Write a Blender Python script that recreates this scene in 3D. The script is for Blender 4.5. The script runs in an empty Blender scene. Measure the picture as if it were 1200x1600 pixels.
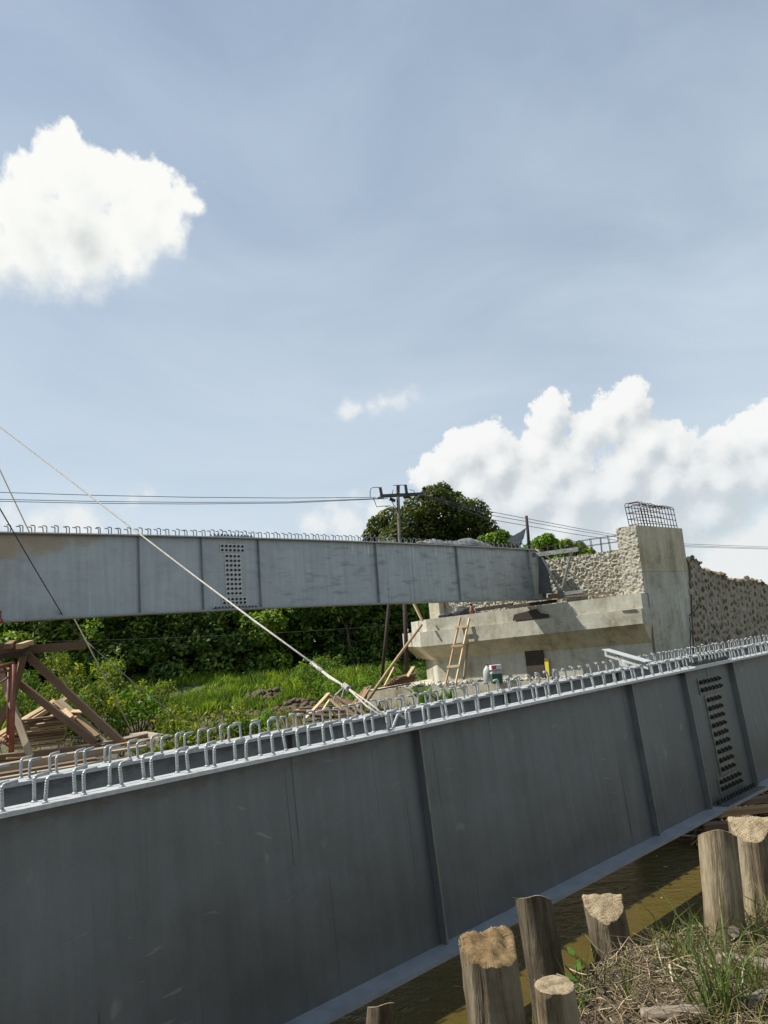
import bpy, bmesh, math, random
import numpy as np
from mathutils import Vector, Matrix
from math import radians, sin, cos, pi, sqrt, atan2, asin

SC = bpy.context.scene
COL = SC.collection
RNG = np.random.default_rng(11)
random.seed(5)

# ------------------------------------------------------------------ camera
EYE = 3.0
PITCH, ROLL, FPX = 0.15896, 0.08182, 1200.0
cF = np.array([0, cos(PITCH), sin(PITCH)]); cR0 = np.array([1., 0, 0]); cU0 = np.array([0, -sin(PITCH), cos(PITCH)])
cR = cos(ROLL) * cR0 - sin(ROLL) * cU0
cU = cos(ROLL) * cU0 + sin(ROLL) * cR0
cam_d = bpy.data.cameras.new('camera'); cam = bpy.data.objects.new('camera', cam_d); COL.objects.link(cam)
cam_d.sensor_fit = 'HORIZONTAL'; cam_d.sensor_width = 36; cam_d.lens = 36 * FPX / 1200.0
cam_d.clip_start = 0.05; cam_d.clip_end = 3000
mw = Matrix.Identity(4)
for i in range(3):
    mw[i][0] = cR[i]; mw[i][1] = cU[i]; mw[i][2] = -cF[i]
mw[2][3] = EYE
cam.matrix_world = mw
SC.camera = cam
CAM = np.array([0, 0, EYE])

def ray(x, y): return cF + cR * (x - 600) / FPX + cU * (800 - y) / FPX
def P(x, y, Y):                      # the point at distance Y ahead that is seen at photo position x, y
    r = ray(x, y); return CAM + r * Y / r[1]
def Pz(x, y, z):                     # the point at height z
    r = ray(x, y); return CAM + r * (z - EYE) / r[2]
def Ppl(x, y, p0, n):                # the point on a plane
    r = ray(x, y); return CAM + r * (np.dot(p0 - CAM, n) / np.dot(r, n))

# ------------------------------------------------------------------ light
SUN_AZ, SUN_EL = radians(-85), radians(50)      # azimuth from +Y towards +X
sl = bpy.data.lights.new('sun', 'SUN'); so = bpy.data.objects.new('sun', sl); COL.objects.link(so)
sl.energy = 5.0; sl.angle = radians(0.53); sl.color = (1.0, 0.95, 0.86)
sdir = Vector((sin(SUN_AZ) * cos(SUN_EL), cos(SUN_AZ) * cos(SUN_EL), sin(SUN_EL)))
so.rotation_euler = sdir.to_track_quat('Z', 'Y').to_euler()
so.location = (0, 0, 60)

SC.view_settings.view_transform = 'Standard'; SC.view_settings.look = 'None'
SC.view_settings.exposure = 0.40; SC.view_settings.gamma = 1.0; SC.view_settings.use_curve_mapping = False
SC.render.engine = 'CYCLES'
SC.cycles.max_bounces = 6; SC.cycles.diffuse_bounces = 3; SC.cycles.glossy_bounces = 3
SC.cycles.transmission_bounces = 4; SC.cycles.transparent_max_bounces = 8
SC.cycles.caustics_reflective = False; SC.cycles.caustics_refractive = False
SC.cycles.use_denoising = True

# ------------------------------------------------------------------ node helper
class NT:
    def __init__(s, tree): s.t = tree; s.n = tree.nodes; s.l = tree.links
    def put(s, sock, v):
        if isinstance(v, bpy.types.NodeSocket): s.l.new(v, sock)
        elif v is not None: sock.default_value = v
    def m(s, op, a, b=None, c=None, clamp=False):
        n = s.n.new('ShaderNodeMath'); n.operation = op; n.use_clamp = clamp
        s.put(n.inputs[0], a); s.put(n.inputs[1], b); s.put(n.inputs[2], c); return n.outputs[0]
    def v(s, op, a, b=None, out=0):
        n = s.n.new('ShaderNodeVectorMath'); n.operation = op
        s.put(n.inputs[0], a); s.put(n.inputs[1], b)
        return n.outputs['Value'] if op in ('DISTANCE', 'LENGTH', 'DOT_PRODUCT') else n.outputs['Vector']
    def xyz(s, a, b, c):
        n = s.n.new('ShaderNodeCombineXYZ'); s.put(n.inputs[0], a); s.put(n.inputs[1], b); s.put(n.inputs[2], c); return n.outputs[0]
    def sep(s, a):
        n = s.n.new('ShaderNodeSeparateXYZ'); s.put(n.inputs[0], a); return n.outputs
    def noise(s, vec, scale, detail=4, rough=0.55, dist=0.0, color=False):
        n = s.n.new('ShaderNodeTexNoise'); s.put(n.inputs['Vector'], vec)
        n.inputs['Scale'].default_value = scale; n.inputs['Detail'].default_value = detail
        n.inputs['Roughness'].default_value = rough; n.inputs['Distortion'].default_value = dist
        return n.outputs['Color'] if color else n.outputs['Fac']
    def vor(s, vec, scale, feature='F1', out='Distance', rnd=1.0):
        n = s.n.new('ShaderNodeTexVoronoi'); n.feature = feature; s.put(n.inputs['Vector'], vec)
        n.inputs['Scale'].default_value = scale; n.inputs['Randomness'].default_value = rnd
        return n.outputs[out]
    def map(s, x, a, b, c=0.0, d=1.0, smooth=True):
        n = s.n.new('ShaderNodeMapRange'); n.interpolation_type = 'SMOOTHSTEP' if smooth else 'LINEAR'
        s.put(n.inputs[0], x); s.put(n.inputs[1], a); s.put(n.inputs[2], b); s.put(n.inputs[3], c); s.put(n.inputs[4], d)
        return n.outputs[0]
    def mix(s, f, a, b, blend='MIX'):
        n = s.n.new('ShaderNodeMix'); n.data_type = 'RGBA'; n.blend_type = blend
        s.put(n.inputs[0], f)
        for k, v in ((6, a), (7, b)):
            if isinstance(v, (tuple, list)): v = tuple(v) + ((1.0,) if len(v) == 3 else ())
            s.put(n.inputs[k], v)
        return n.outputs[2]
    def ramp(s, f, stops):
        n = s.n.new('ShaderNodeValToRGB'); e = n.color_ramp.elements
        e[0].position, e[0].color = stops[0][0], tuple(stops[0][1]) + (1,)
        e[1].position, e[1].color = stops[-1][0], tuple(stops[-1][1]) + (1,)
        for p, c in stops[1:-1]:
            q = e.new(p); q.color = tuple(c) + (1,)
        s.put(n.inputs[0], f); return n.outputs[0]

# ------------------------------------------------------------------ sky with cumulus
world = bpy.data.worlds.new('World'); SC.world = world; world.use_nodes = True
def build_sky():
    t = NT(world.node_tree); t.n.clear()
    sky = t.n.new('ShaderNodeTexSky'); sky.sky_type = 'NISHITA'; sky.sun_disc = False
    sky.sun_elevation = SUN_EL; sky.sun_rotation = SUN_AZ
    sky.air_density = 1.0; sky.dust_density = 1.0; sky.ozone_density = 1.3; sky.altitude = 0
    tc = t.n.new('ShaderNodeTexCoord'); d = tc.outputs['Generated']
    x, y, z = t.sep(d)
    az = t.m('ARCTAN2', x, y)
    el = t.m('ARCSINE', t.m('MINIMUM', z, 0.9999))
    p0 = t.xyz(az, el, 0.0)
    def ae(px, py):
        r = ray(px, py); r = r / np.linalg.norm(r); return atan2(r[0], r[1]), asin(r[2])
    U = 1.0 / 1200
    c1 = [(95,240,40),(60,278,42),(130,290,55),(22,330,42),(185,282,38),(236,292,38),(285,312,32),(215,340,62),(130,370,72),
          (55,385,60),(-5,395,48),(72,338,48),(120,420,36),(205,395,34),(262,350,38),(-70,370,70),(308,322,18)]
    c2 = [(768,684,30),(735,705,34),(690,738,30),(662,752,15),(775,725,38),(735,765,36),(862,640,22),(850,668,24),(842,700,28),(868,732,36),
          (985,626,22),(955,640,24),(925,668,22),(905,682,13),(952,672,20),(998,645,14),(1010,690,34),(985,722,36),(1055,705,32),(1085,735,34),
          (1040,757,42),(965,765,44),(900,775,46),(830,778,46),(1130,757,36),(1150,690,20),(1180,680,25),(1215,680,40),(1130,700,12),(1205,735,42),
          (760,805,42),(695,795,28),(880,830,56),(1000,835,56),(1110,805,44)]
    c3 = [(542,643,15),(560,638,12),(580,633,11),(600,629,13),(622,625,12),(645,621,9),(540,818,38),(492,822,30),(588,800,30),(560,790,20),(60,822,30),(122,820,34),
          (205,785,16),(228,772,9),(10,815,22),(1150,880,60),(1230,850,60),(420,850,20)]
    def puffs(pos, lst, sm=14.0):
        D = None
        for (px, py, r) in lst:
            a, e = ae(px, py)
            q = t.m('SUBTRACT', r, t.m('DIVIDE', t.v('DISTANCE', pos, (a, e, 0)), U))
            D = q if D is None else t.m('SMOOTH_MAX', D, q, sm)
        return D
    def field(pos):
        b1 = t.vor(pos, 26, 'SMOOTH_F1'); b2 = t.vor(t.v('ADD', pos, (3.1, 1.7, 0)), 62, 'SMOOTH_F1')
        f = t.noise(pos, 42, 7, 0.62)
        f2 = t.noise(pos, 14, 3, 0.5); f3 = t.noise(pos, 120, 5, 0.65)
        n = t.m('ADD', t.m('MULTIPLY', t.m('SUBTRACT', 0.42, b1), 34), t.m('MULTIPLY', t.m('SUBTRACT', 0.4, b2), 24))
        n = t.m('ADD', n, t.m('MULTIPLY', t.m('SUBTRACT', f, 0.5), 62))
        n = t.m('ADD', n, t.m('MULTIPLY', t.m('SUBTRACT', f2, 0.5), 30))
        n = t.m('ADD', n, t.m('MULTIPLY', t.m('SUBTRACT', f3, 0.5), 22))
        return n
    def cloud(lst, off, ns, bias):
        D0 = puffs(p0, lst, 20.0); Ds = puffs(p0, lst, 34.0); n0 = field(p0)
        p1 = t.v('ADD', p0, (off[0] * U, off[1] * U, 0))
        D1 = puffs(p1, lst, 34.0); n1 = field(p1)
        A = t.m('ADD', D0, t.m('MULTIPLY', n0, ns)); B = t.m('ADD', D1, t.m('MULTIPLY', n1, ns))
        return t.m('ADD', A, bias), t.m('ADD', t.m('MULTIPLY', t.m('SUBTRACT', Ds, D1), 0.9), t.m('MULTIPLY', t.m('SUBTRACT', n0, n1), ns * 0.62))
    A1, S1 = cloud(c1, (-13, 24), 0.62, 2.0)
    A2, S2 = cloud(c2, (-13, 24), 0.66, 10.0)
    # thin and scattered ones
    D3 = t.m('ADD', puffs(p0, c3), t.m('MULTIPLY', field(p0), 0.7))
    elpx = t.m('DIVIDE', el, U)
    azpx = t.m('DIVIDE', az, U)
    # veil: high thin haze, denser towards the horizon, faintly streaked
    st = t.noise(t.v('MULTIPLY', t.v('ADD', p0, t.v('MULTIPLY', t.noise(p0, 1.2, 2, 0.5, color=True), (0.35, 0.35, 0))), (1.3, 3.6, 1)), 1.6, 5, 0.55, 0.4)
    veil = t.m('ADD', t.map(el, 0.0, 0.85, 0.76, 0.56, smooth=False), t.m('MULTIPLY', t.m('SUBTRACT', st, 0.5), 0.7), clamp=True)
    base = t.mix(1.0, sky.outputs[0], (SKYK, SKYK, SKYK), 'MULTIPLY')
    vc = t.mix(t.map(el, 0.0, 0.75), (0.555, 0.625, 0.675), (0.41, 0.495, 0.585))
    c = t.mix(veil, base, vc)
    # elsewhere round the sky: loose fair-weather cumulus of the same kind, away from the modelled ones
    f = t.noise(t.v('MULTIPLY', p0, (1, 1.6, 1)), 5.5, 8, 0.58)
    back = t.m('MULTIPLY', t.map(t.m('ABSOLUTE', az), 0.62, 0.85), t.m('MULTIPLY', t.map(f, 0.56, 0.64), t.map(el, 1.2, 0.9)))
    c = t.mix(back, c, (0.64, 0.655, 0.655))
    # horizon cumulus
    al3 = t.map(D3, -10, 24, 0, 0.92)
    c = t.mix(al3, c, (0.64, 0.66, 0.665))
    lo2 = t.map(elpx, -10, 250, 0.0, 1.0)
    soft2 = t.map(elpx, 60, 260, 20, 5, smooth=False)
    al2 = t.m('MULTIPLY', t.map(A2, -3, soft2), t.map(elpx, 40, 270, 0.40, 0.97))
    lit2 = t.map(t.m('ADD', S2, t.map(elpx, 110, 320, -8, 5, smooth=False)), -24, 24)
    col2 = t.ramp(lit2, [(0, (0.44, 0.475, 0.50)), (0.3, (0.53, 0.555, 0.57)), (0.6, (0.63, 0.645, 0.645)), (1, (0.715, 0.72, 0.71))])
    c = t.mix(al2, c, col2)
    soft1 = t.map(elpx, 480, 700, 46, 9, smooth=False)
    al1 = t.map(A1, t.map(elpx, 500, 640, -22, -3), soft1)
    core = t.map(A1, 18, 85)
    low = t.map(elpx, 660, 540)
    cen = t.m('MULTIPLY', t.map(t.v('DISTANCE', p0, (*ae(118, 372), 0)), 120 * U, 20 * U), 0.55)
    soft = t.noise(p0, 9, 4, 0.5)
    dk = t.m('MULTIPLY', core, t.m('ADD', cen, t.m('MULTIPLY', low, 0.35)))
    dk = t.m('ADD', dk, t.m('MULTIPLY', t.m('MULTIPLY', core, t.m('SUBTRACT', soft, 0.45)), 0.9))
    dk = t.m('ADD', dk, t.m('MULTIPLY', t.map(S1, 6, -26), 0.28))
    lit1 = t.m('SUBTRACT', 1.0, dk, clamp=True)
    col1 = t.ramp(lit1, [(0, (0.46, 0.49, 0.485)), (0.4, (0.565, 0.59, 0.58)), (0.75, (0.675, 0.69, 0.67)), (1, (0.735, 0.74, 0.715))])
    c = t.mix(al1, c, col1)
    # below the horizon
    c = t.mix(t.map(el, -0.02, -0.2), c, (0.12, 0.12, 0.09))
    bg = t.n.new('ShaderNodeBackground'); bg.inputs['Strength'].default_value = 0.1
    cc = t.mix(1.0, c, (10, 10, 10), 'MULTIPLY')
    t.l.new(cc, bg.inputs['Color'])
    out = t.n.new('ShaderNodeOutputWorld'); t.l.new(bg.outputs[0], out.inputs[0])
    world.cycles.sampling_method = 'MANUAL'; world.cycles.sample_map_resolution = 512
SKYK = 0.085
build_sky()

# ------------------------------------------------------------------ materials
MATS = {}
def mat(name, fn):
    m = bpy.data.materials.new(name); m.use_nodes = True
    t = NT(m.node_tree); t.n.clear()
    b = t.n.new('ShaderNodeBsdfPrincipled'); o = t.n.new('ShaderNodeOutputMaterial'); t.l.new(b.outputs[0], o.inputs[0])
    tc = t.n.new('ShaderNodeTexCoord')
    t.b = b; t.obj = tc.outputs['Object']; t.out = o
    fn(t); MATS[name] = m; return m
def setb(t, col=None, rough=None, metal=None, spec=None, bump=None, bstr=0.3, bdist=0.01, **kw):
    b = t.b
    if col is not None: t.put(b.inputs['Base Color'], tuple(col) + (1,) if isinstance(col, tuple) and len(col) == 3 else col)
    if rough is not None: t.put(b.inputs['Roughness'], rough)
    if metal is not None: t.put(b.inputs['Metallic'], metal)
    if spec is not None: t.put(b.inputs['Specular IOR Level'], spec)
    for k, v in kw.items(): t.put(b.inputs[k], v)
    if bump is not None:
        n = t.n.new('ShaderNodeBump'); n.inputs['Strength'].default_value = bstr; n.inputs['Distance'].default_value = bdist
        t.put(n.inputs['Height'], bump); t.l.new(n.outputs[0], b.inputs['Normal'])
def rnd_obj(t):
    n = t.n.new('ShaderNodeObjectInfo'); return n.outputs['Random']
def rnd_isl(t):
    n = t.n.new('ShaderNodeNewGeometry'); return n.outputs['Random Per Island']

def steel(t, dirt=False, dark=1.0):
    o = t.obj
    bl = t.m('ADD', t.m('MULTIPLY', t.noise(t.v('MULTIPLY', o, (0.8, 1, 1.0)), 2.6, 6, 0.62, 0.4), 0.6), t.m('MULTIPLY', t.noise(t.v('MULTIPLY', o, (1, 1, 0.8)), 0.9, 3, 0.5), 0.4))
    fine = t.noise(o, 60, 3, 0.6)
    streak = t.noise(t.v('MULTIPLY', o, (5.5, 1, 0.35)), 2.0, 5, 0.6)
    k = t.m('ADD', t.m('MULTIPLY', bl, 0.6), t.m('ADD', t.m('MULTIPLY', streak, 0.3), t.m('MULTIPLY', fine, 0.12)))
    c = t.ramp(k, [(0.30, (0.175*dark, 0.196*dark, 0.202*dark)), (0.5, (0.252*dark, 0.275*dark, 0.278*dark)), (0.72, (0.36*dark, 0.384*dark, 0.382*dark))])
    if dirt:
        x, y, z = t.sep(o)
        e = t.m('ADD', t.m('MULTIPLY', t.noise(o, 1.4, 5, 0.6), 1.3), t.m('MULTIPLY', z, 1.0))
        e = t.m('SUBTRACT', t.m('ADD', e, 0.12), t.m('MULTIPLY', t.m('SUBTRACT', x, 4.1), 0.30))
        msk = t.m('MULTIPLY', t.map(e, 0.02, 0.30), t.map(t.noise(o, 5, 5, 0.65), 0.25, 0.6, 0.45, 0.85))
        msk = t.m('MULTIPLY', msk, t.map(x, 7.2, 6.0))
        c = t.mix(msk, c, (0.33, 0.25, 0.15))
        dust = t.m('MULTIPLY', t.map(x, 8.0, 3.0), t.map(t.noise(o, 2, 5, 0.6), 0.4, 0.75, 0, 0.55))
        c = t.mix(dust, c, (0.25, 0.22, 0.165))
        dr = t.noise(t.v('MULTIPLY', o, (11, 1, 0.15)), 1.5, 3, 0.5)
        dm = t.m('MULTIPLY', t.map(dr, 0.56, 0.66), t.map(t.m('ADD', z, t.m('MULTIPLY', t.noise(t.v('MULTIPLY', o, (9, 1, 1)), 1.0, 2), 0.5)), -0.18, 0.06))
        dm = t.m('MULTIPLY', dm, t.map(x, 11.5, 13.0))
        c = t.mix(t.m('MULTIPLY', dm, 0.6), c, (0.62, 0.64, 0.62))
        dk = t.m('MULTIPLY', t.map(t.noise(t.v('MULTIPLY', o, (16, 1, 0.2)), 1.1, 3, 0.5), 0.62, 0.7), t.map(x, 11.5, 14.0, 0, 0.55))
        c = t.mix(dk, c, (0.07, 0.085, 0.095))
        smear = t.m('MULTIPLY', t.map(t.noise(t.v('MULTIPLY', o, (1.2, 1, 5)), 1.5, 5, 0.6), 0.50, 0.72), t.map(x, 9.0, 11, 0.15, 0.55))
        c = t.mix(smear, c, (0.13, 0.15, 0.165))
    else:
        sm = t.map(t.noise(t.v('ADD', t.v('MULTIPLY', o, (1, 1, 0.7)), (7, 0, 3)), 1.3, 6, 0.65), 0.52, 0.8, 0, 0.6)
        c = t.mix(sm, c, (0.20*dark, 0.20*dark, 0.175*dark))
        spots = t.map(t.noise(t.v('MULTIPLY', o, (1, 1, 0.6)), 7.0, 2, 0.4), 0.70, 0.78, 0, 0.5)
        c = t.mix(spots, c, (0.33, 0.32, 0.28))
        # scratches, chalky scrapes, thin drips, mud splashes low down, faint rust at the weld lines
        x, y, z = t.sep(o)
        sc_ = t.m('MULTIPLY', t.map(t.noise(t.v('ADD', t.v('MULTIPLY', o, (0.9, 1, 9)), t.v('MULTIPLY', t.noise(o, 1.1, 2, 0.5, color=True), (0, 0, 5))), 3.2, 3, 0.5), 0.695, 0.715), t.map(t.noise(o, 1.7, 3), 0.48, 0.6, 0, 0.5))
        c = t.mix(sc_, c, (0.30, 0.31, 0.30))
        dr = t.m('MULTIPLY', t.map(t.noise(t.v('MULTIPLY', o, (22, 1, 0.10)), 1.3, 3, 0.55), 0.63, 0.69), t.map(t.noise(t.v('MULTIPLY', o, (2.5, 1, 0.9)), 1.4, 3), 0.47, 0.6, 0, 0.55))
        c = t.mix(dr, c, (0.075 * dark, 0.085 * dark, 0.09 * dark))
        mud = t.m('MULTIPLY', t.map(t.m('ADD', z, t.m('MULTIPLY', t.noise(t.v('MULTIPLY', o, (4, 1, 1.5)), 1.5, 5, 0.65), 0.7)), -1.02, -1.22), t.map(t.noise(o, 28, 4, 0.7), 0.47, 0.62, 0, 0.6))
        c = t.mix(mud, c, (0.19, 0.165, 0.12))
        rim = t.m('MULTIPLY', t.map(z, -0.16, -0.02), t.map(t.noise(t.v('MULTIPLY', o, (3, 1, 6)), 2.2, 5, 0.65), 0.42, 0.62, 0, 0.55))
        c = t.mix(rim, c, (0.115, 0.105, 0.075))
    setb(t, c, t.map(bl, 0.3, 0.7, 0.42, 0.58), 0.55, bump=fine, bstr=0.08, bdist=0.003)
mat('galvanised', lambda t: steel(t, False, 0.60))  # darker copy of the steel; dim reflections put into its tone
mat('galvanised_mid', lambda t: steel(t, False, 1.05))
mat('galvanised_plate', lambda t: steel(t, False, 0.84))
mat('flange_sky_tint', lambda t: setb(t, t.ramp(t.noise(t.obj, 6, 5), [(0.3, (0.26, 0.30, 0.34)), (0.7, (0.38, 0.42, 0.46))]), 0.45, 0.3))  # bottom flange: blue sky reflection put into the base colour
mat('galvanised_dirty_lit', lambda t: steel(t, True, 1.38))  # lighter copy; bright reflections put into the tone, with real dirt on top
def bright(t):
    k = t.noise(t.obj, 30, 4, 0.6)
    setb(t, t.ramp(k, [(0.3, (0.36, 0.375, 0.375)), (0.7, (0.52, 0.53, 0.515))]), 0.5, 0.25, bump=k, bstr=0.1, bdist=0.002)
mat('zinc_top', bright)
def hookm(t):
    w = t.n.new('ShaderNodeTexWave'); w.wave_type = 'BANDS'; w.bands_direction = 'Z'; w.inputs['Scale'].default_value = 22
    w.inputs['Distortion'].default_value = 0.6
    t.l.new(t.obj, w.inputs['Vector'])
    k = t.noise(t.obj, 50, 3)
    setb(t, t.ramp(k, [(0.3, (0.28, 0.305, 0.31)), (0.7, (0.42, 0.44, 0.435))]), 0.45, 0.35, bump=w.outputs['Fac'], bstr=0.5, bdist=0.004)
mat('hook_steel', hookm)
mat('hook_backlit', lambda t: setb(t, t.ramp(t.noise(t.obj, 50, 3), [(0.3, (0.13, 0.14, 0.145)), (0.7, (0.22, 0.23, 0.23))]), 0.6, 0.3))  # far hooks: darker copy, their backlit shade put into the colour
mat('plate_zinc', lambda t: setb(t, t.ramp(t.noise(t.obj, 9, 4), [(0.3, (0.42, 0.44, 0.42)), (0.7, (0.58, 0.60, 0.57))]), 0.5, 0.3))
mat('plate_dusty', lambda t: setb(t, t.ramp(t.noise(t.obj, 9, 4), [(0.3, (0.15, 0.145, 0.115)), (0.7, (0.26, 0.245, 0.20))]), 0.6, 0.3))
mat('bolt_black', lambda t: setb(t, (0.035, 0.04, 0.04), 0.5, 0.4))

def concrete(t, tint=(1, 1, 1), stain=0.42):
    o = t.obj
    a = t.noise(o, 1.1, 6, 0.62, 0.3); b = t.noise(o, 9, 5, 0.65); s = t.noise(t.v('MULTIPLY', o, (3.2, 3.2, 0.3)), 1.3, 5, 0.6)
    k = t.m('ADD', t.m('MULTIPLY', a, 0.60), t.m('ADD', t.m('MULTIPLY', b, 0.22), t.m('MULTIPLY', s, 0.28)))
    c = t.ramp(k, [(0.42, tuple(x * y for x, y in zip((0.25, 0.222, 0.155), tint))), (0.53, tuple(x * y for x, y in zip((0.395, 0.37, 0.29), tint))), (0.66, tuple(x * y for x, y in zip((0.50, 0.48, 0.40), tint)))])
    d = t.map(t.noise(t.v('MULTIPLY', o, (6, 6, 0.22)), 1.0, 4, 0.6), 0.60, 0.75, 0, stain)
    c = t.mix(d, c, (0.15, 0.12, 0.075))
    uu = t.m('FRACT', t.m('DIVIDE', t.v('DOT_PRODUCT', o, (-0.808, 0.589, 0.0)), 1.22))
    ln = t.m('MULTIPLY', t.map(t.m('ABSOLUTE', t.m('SUBTRACT', uu, 0.5)), 0.006, 0.002), t.map(t.noise(o, 1.5, 3), 0.4, 0.6, 0.1, 0.55))
    c = t.mix(ln, c, (0.13, 0.115, 0.08))
    holes = t.map(t.vor(o, 26), 0.05, 0.11, 0.55, 0.0)
    c = t.mix(t.m('MULTIPLY', holes, t.map(t.noise(o, 3, 2), 0.5, 0.7)), c, (0.12, 0.11, 0.09))
    setb(t, c, 0.9, bump=t.m('ADD', b, t.m('MULTIPLY', t.noise(o, 45, 3), 0.5)), bstr=0.3, bdist=0.02)
mat('concrete', lambda t: concrete(t, (0.97, 1.0, 1.03)))
mat('concrete_ochre', lambda t: concrete(t, (1.08, 1.03, 0.92), 0.45))
mat('concrete_pale', lambda t: concrete(t, (1.28, 1.25, 1.18), 0.25))
def roughcon(t):
    b = t.noise(t.obj, 16, 5, 0.7)
    setb(t, t.ramp(b, [(0.3, (0.29, 0.275, 0.215)), (0.7, (0.46, 0.44, 0.36))]), 0.95, bump=b, bstr=0.5, bdist=0.02)
mat('chipped_concrete', roughcon)
mat('mortar', lambda t: setb(t, t.ramp(t.noise(t.obj, 5, 6, 0.65), [(0.3, (0.22, 0.19, 0.13)), (0.7, (0.42, 0.385, 0.30))]), 0.95, bump=t.noise(t.obj, 22, 5, 0.7), bstr=0.8, bdist=0.05))
def stone(t):
    r = rnd_obj(t); n = t.noise(t.obj, 4, 5, 0.65)
    c = t.ramp(r, [(0, (0.11, 0.085, 0.052)), (0.45, (0.20, 0.158, 0.095)), (0.75, (0.31, 0.255, 0.165)), (0.9, (0.46, 0.41, 0.305)), (1, (0.54, 0.49, 0.385))])
    c = t.mix(t.map(n, 0.35, 0.7, 0, 0.6), c, (0.13, 0.10, 0.06))
    setb(t, c, 0.9, bump=n, bstr=0.9, bdist=0.06)
mat('stone', stone)
mat('gravel', lambda t: setb(t, t.ramp(rnd_isl(t), [(0, (0.22, 0.21, 0.18)), (1, (0.60, 0.58, 0.52))]), 0.9))

def wood(t, a, b, c, rough=0.85, contrast=0.5):
    r = rnd_obj(t)
    o = t.v('ADD', t.obj, t.xyz(t.m('MULTIPLY', r, 9), t.m('MULTIPLY', r, 5), 0))
    g = t.noise(t.v('MULTIPLY', o, (1.2, 24, 24)), 1.0, 5, 0.6, 0.6)
    n = t.noise(o, 3, 4)
    k = t.m('ADD', t.m('MULTIPLY', g, 0.6), t.m('ADD', t.m('MULTIPLY', n, 0.3), t.m('MULTIPLY', t.m('SUBTRACT', r, 0.5), contrast)))
    col = t.ramp(k, [(0.15, a), (0.5, b), (0.8, c)])
    setb(t, col, rough, bump=g, bstr=0.35, bdist=0.006)
mat('lumber', lambda t: wood(t, (0.15, 0.085, 0.04), (0.31, 0.195, 0.10), (0.50, 0.36, 0.21)))
mat('lumber_pale', lambda t: wood(t, (0.33, 0.22, 0.12), (0.50, 0.37, 0.215), (0.62, 0.48, 0.30)))
mat('timber_brown', lambda t: wood(t, (0.085, 0.054, 0.033), (0.165, 0.11, 0.068), (0.27, 0.19, 0.12), contrast=0.3))
mat('timber_dark', lambda t: wood(t, (0.016, 0.011, 0.008), (0.036, 0.025, 0.018), (0.075, 0.054, 0.041), contrast=0.3))
mat('timber_grey', lambda t: wood(t, (0.17, 0.135, 0.09), (0.31, 0.255, 0.175), (0.45, 0.385, 0.28), contrast=0.3))
mat('red_paint', lambda t: setb(t, t.ramp(t.noise(t.obj, 8, 4), [(0.35, (0.14, 0.045, 0.027)), (0.65, (0.26, 0.085, 0.05))]), 0.6))
mat('rust', lambda t: setb(t, t.ramp(t.noise(t.obj, 12, 4), [(0.3, (0.018, 0.011, 0.009)), (0.7, (0.055, 0.032, 0.025))]), 0.85, 0.2))
mat('rope', lambda t: setb(t, t.ramp(t.noise(t.obj, 40, 3), [(0.3, (0.30, 0.285, 0.245)), (0.7, (0.55, 0.53, 0.47))]), 0.9))
mat('rope_dark', lambda t: setb(t, (0.075, 0.07, 0.062), 0.8))
mat('rope_tan', lambda t: setb(t, t.ramp(t.noise(t.obj, 40, 3), [(0.3, (0.30, 0.25, 0.17)), (0.7, (0.52, 0.44, 0.31))]), 0.9))
mat('wire', lambda t: setb(t, (0.05, 0.055, 0.06), 0.6))
mat('pole_grey', lambda t: setb(t, t.ramp(t.noise(t.obj, 6, 4), [(0.3, (0.07, 0.062, 0.05)), (0.7, (0.13, 0.12, 0.10))]), 0.85))
mat('insulator', lambda t: setb(t, (0.02, 0.02, 0.025), 0.35))
def barkf(t, hi=1.0):
    o = t.obj
    g = t.noise(t.v('MULTIPLY', o, (9, 9, 0.8)), 1.6, 6, 0.65, 0.8); n = t.noise(o, 5, 6, 0.65); f = t.noise(t.v('MULTIPLY', o, (40, 40, 3)), 1.0, 3)
    k = t.m('ADD', t.m('MULTIPLY', g, 0.5), t.m('ADD', t.m('MULTIPLY', n, 0.35), t.m('MULTIPLY', f, 0.15)))
    c = t.ramp(k, [(0.34, (0.05*hi, 0.034*hi, 0.02*hi)), (0.45, (0.19*hi, 0.14*hi, 0.08*hi)), (0.56, (0.35*hi, 0.285*hi, 0.18*hi)), (0.7, (0.50*hi, 0.43*hi, 0.30*hi))])
    spl = t.map(t.noise(t.v('ADD', t.v('MULTIPLY', o, (22, 22, 0.9)), t.v('MULTIPLY', t.noise(o, 3, 3, 0.5, color=True), (2.5, 2.5, 0))), 1.0, 3, 0.5), 0.655, 0.70)
    c = t.mix(t.m('MULTIPLY', spl, 0.85), c, (0.025, 0.018, 0.012))
    knot = t.map(t.vor(t.v('MULTIPLY', o, (1, 1, 0.45)), 8.0), 0.16, 0.05, 0, 0.7)
    c = t.mix(knot, c, (0.045, 0.03, 0.018))
    pal = t.map(t.noise(t.v('MULTIPLY', o, (4, 4, 1.1)), 1.7, 4, 0.6), 0.56, 0.66, 0, 0.6)
    c = t.mix(pal, c, (0.36 * hi + .05, 0.30 * hi + .04, 0.20 * hi + .02))
    setb(t, c, 0.9, bump=t.m('SUBTRACT', t.m('ADD', g, t.m('MULTIPLY', f, 0.5)), t.m('MULTIPLY', spl, 0.6)), bstr=1.0, bdist=0.03)
mat('pile_bark', lambda t: barkf(t, 0.80))
mat('pile_brown_shaded', lambda t: barkf(t, 0.48))  # darker bark copy; the piles' shaded fronts put into the brown
mat('pile_dark_shaded', lambda t: barkf(t, 0.32))  # darkest bark copy, with shade put into the wood tone
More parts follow.
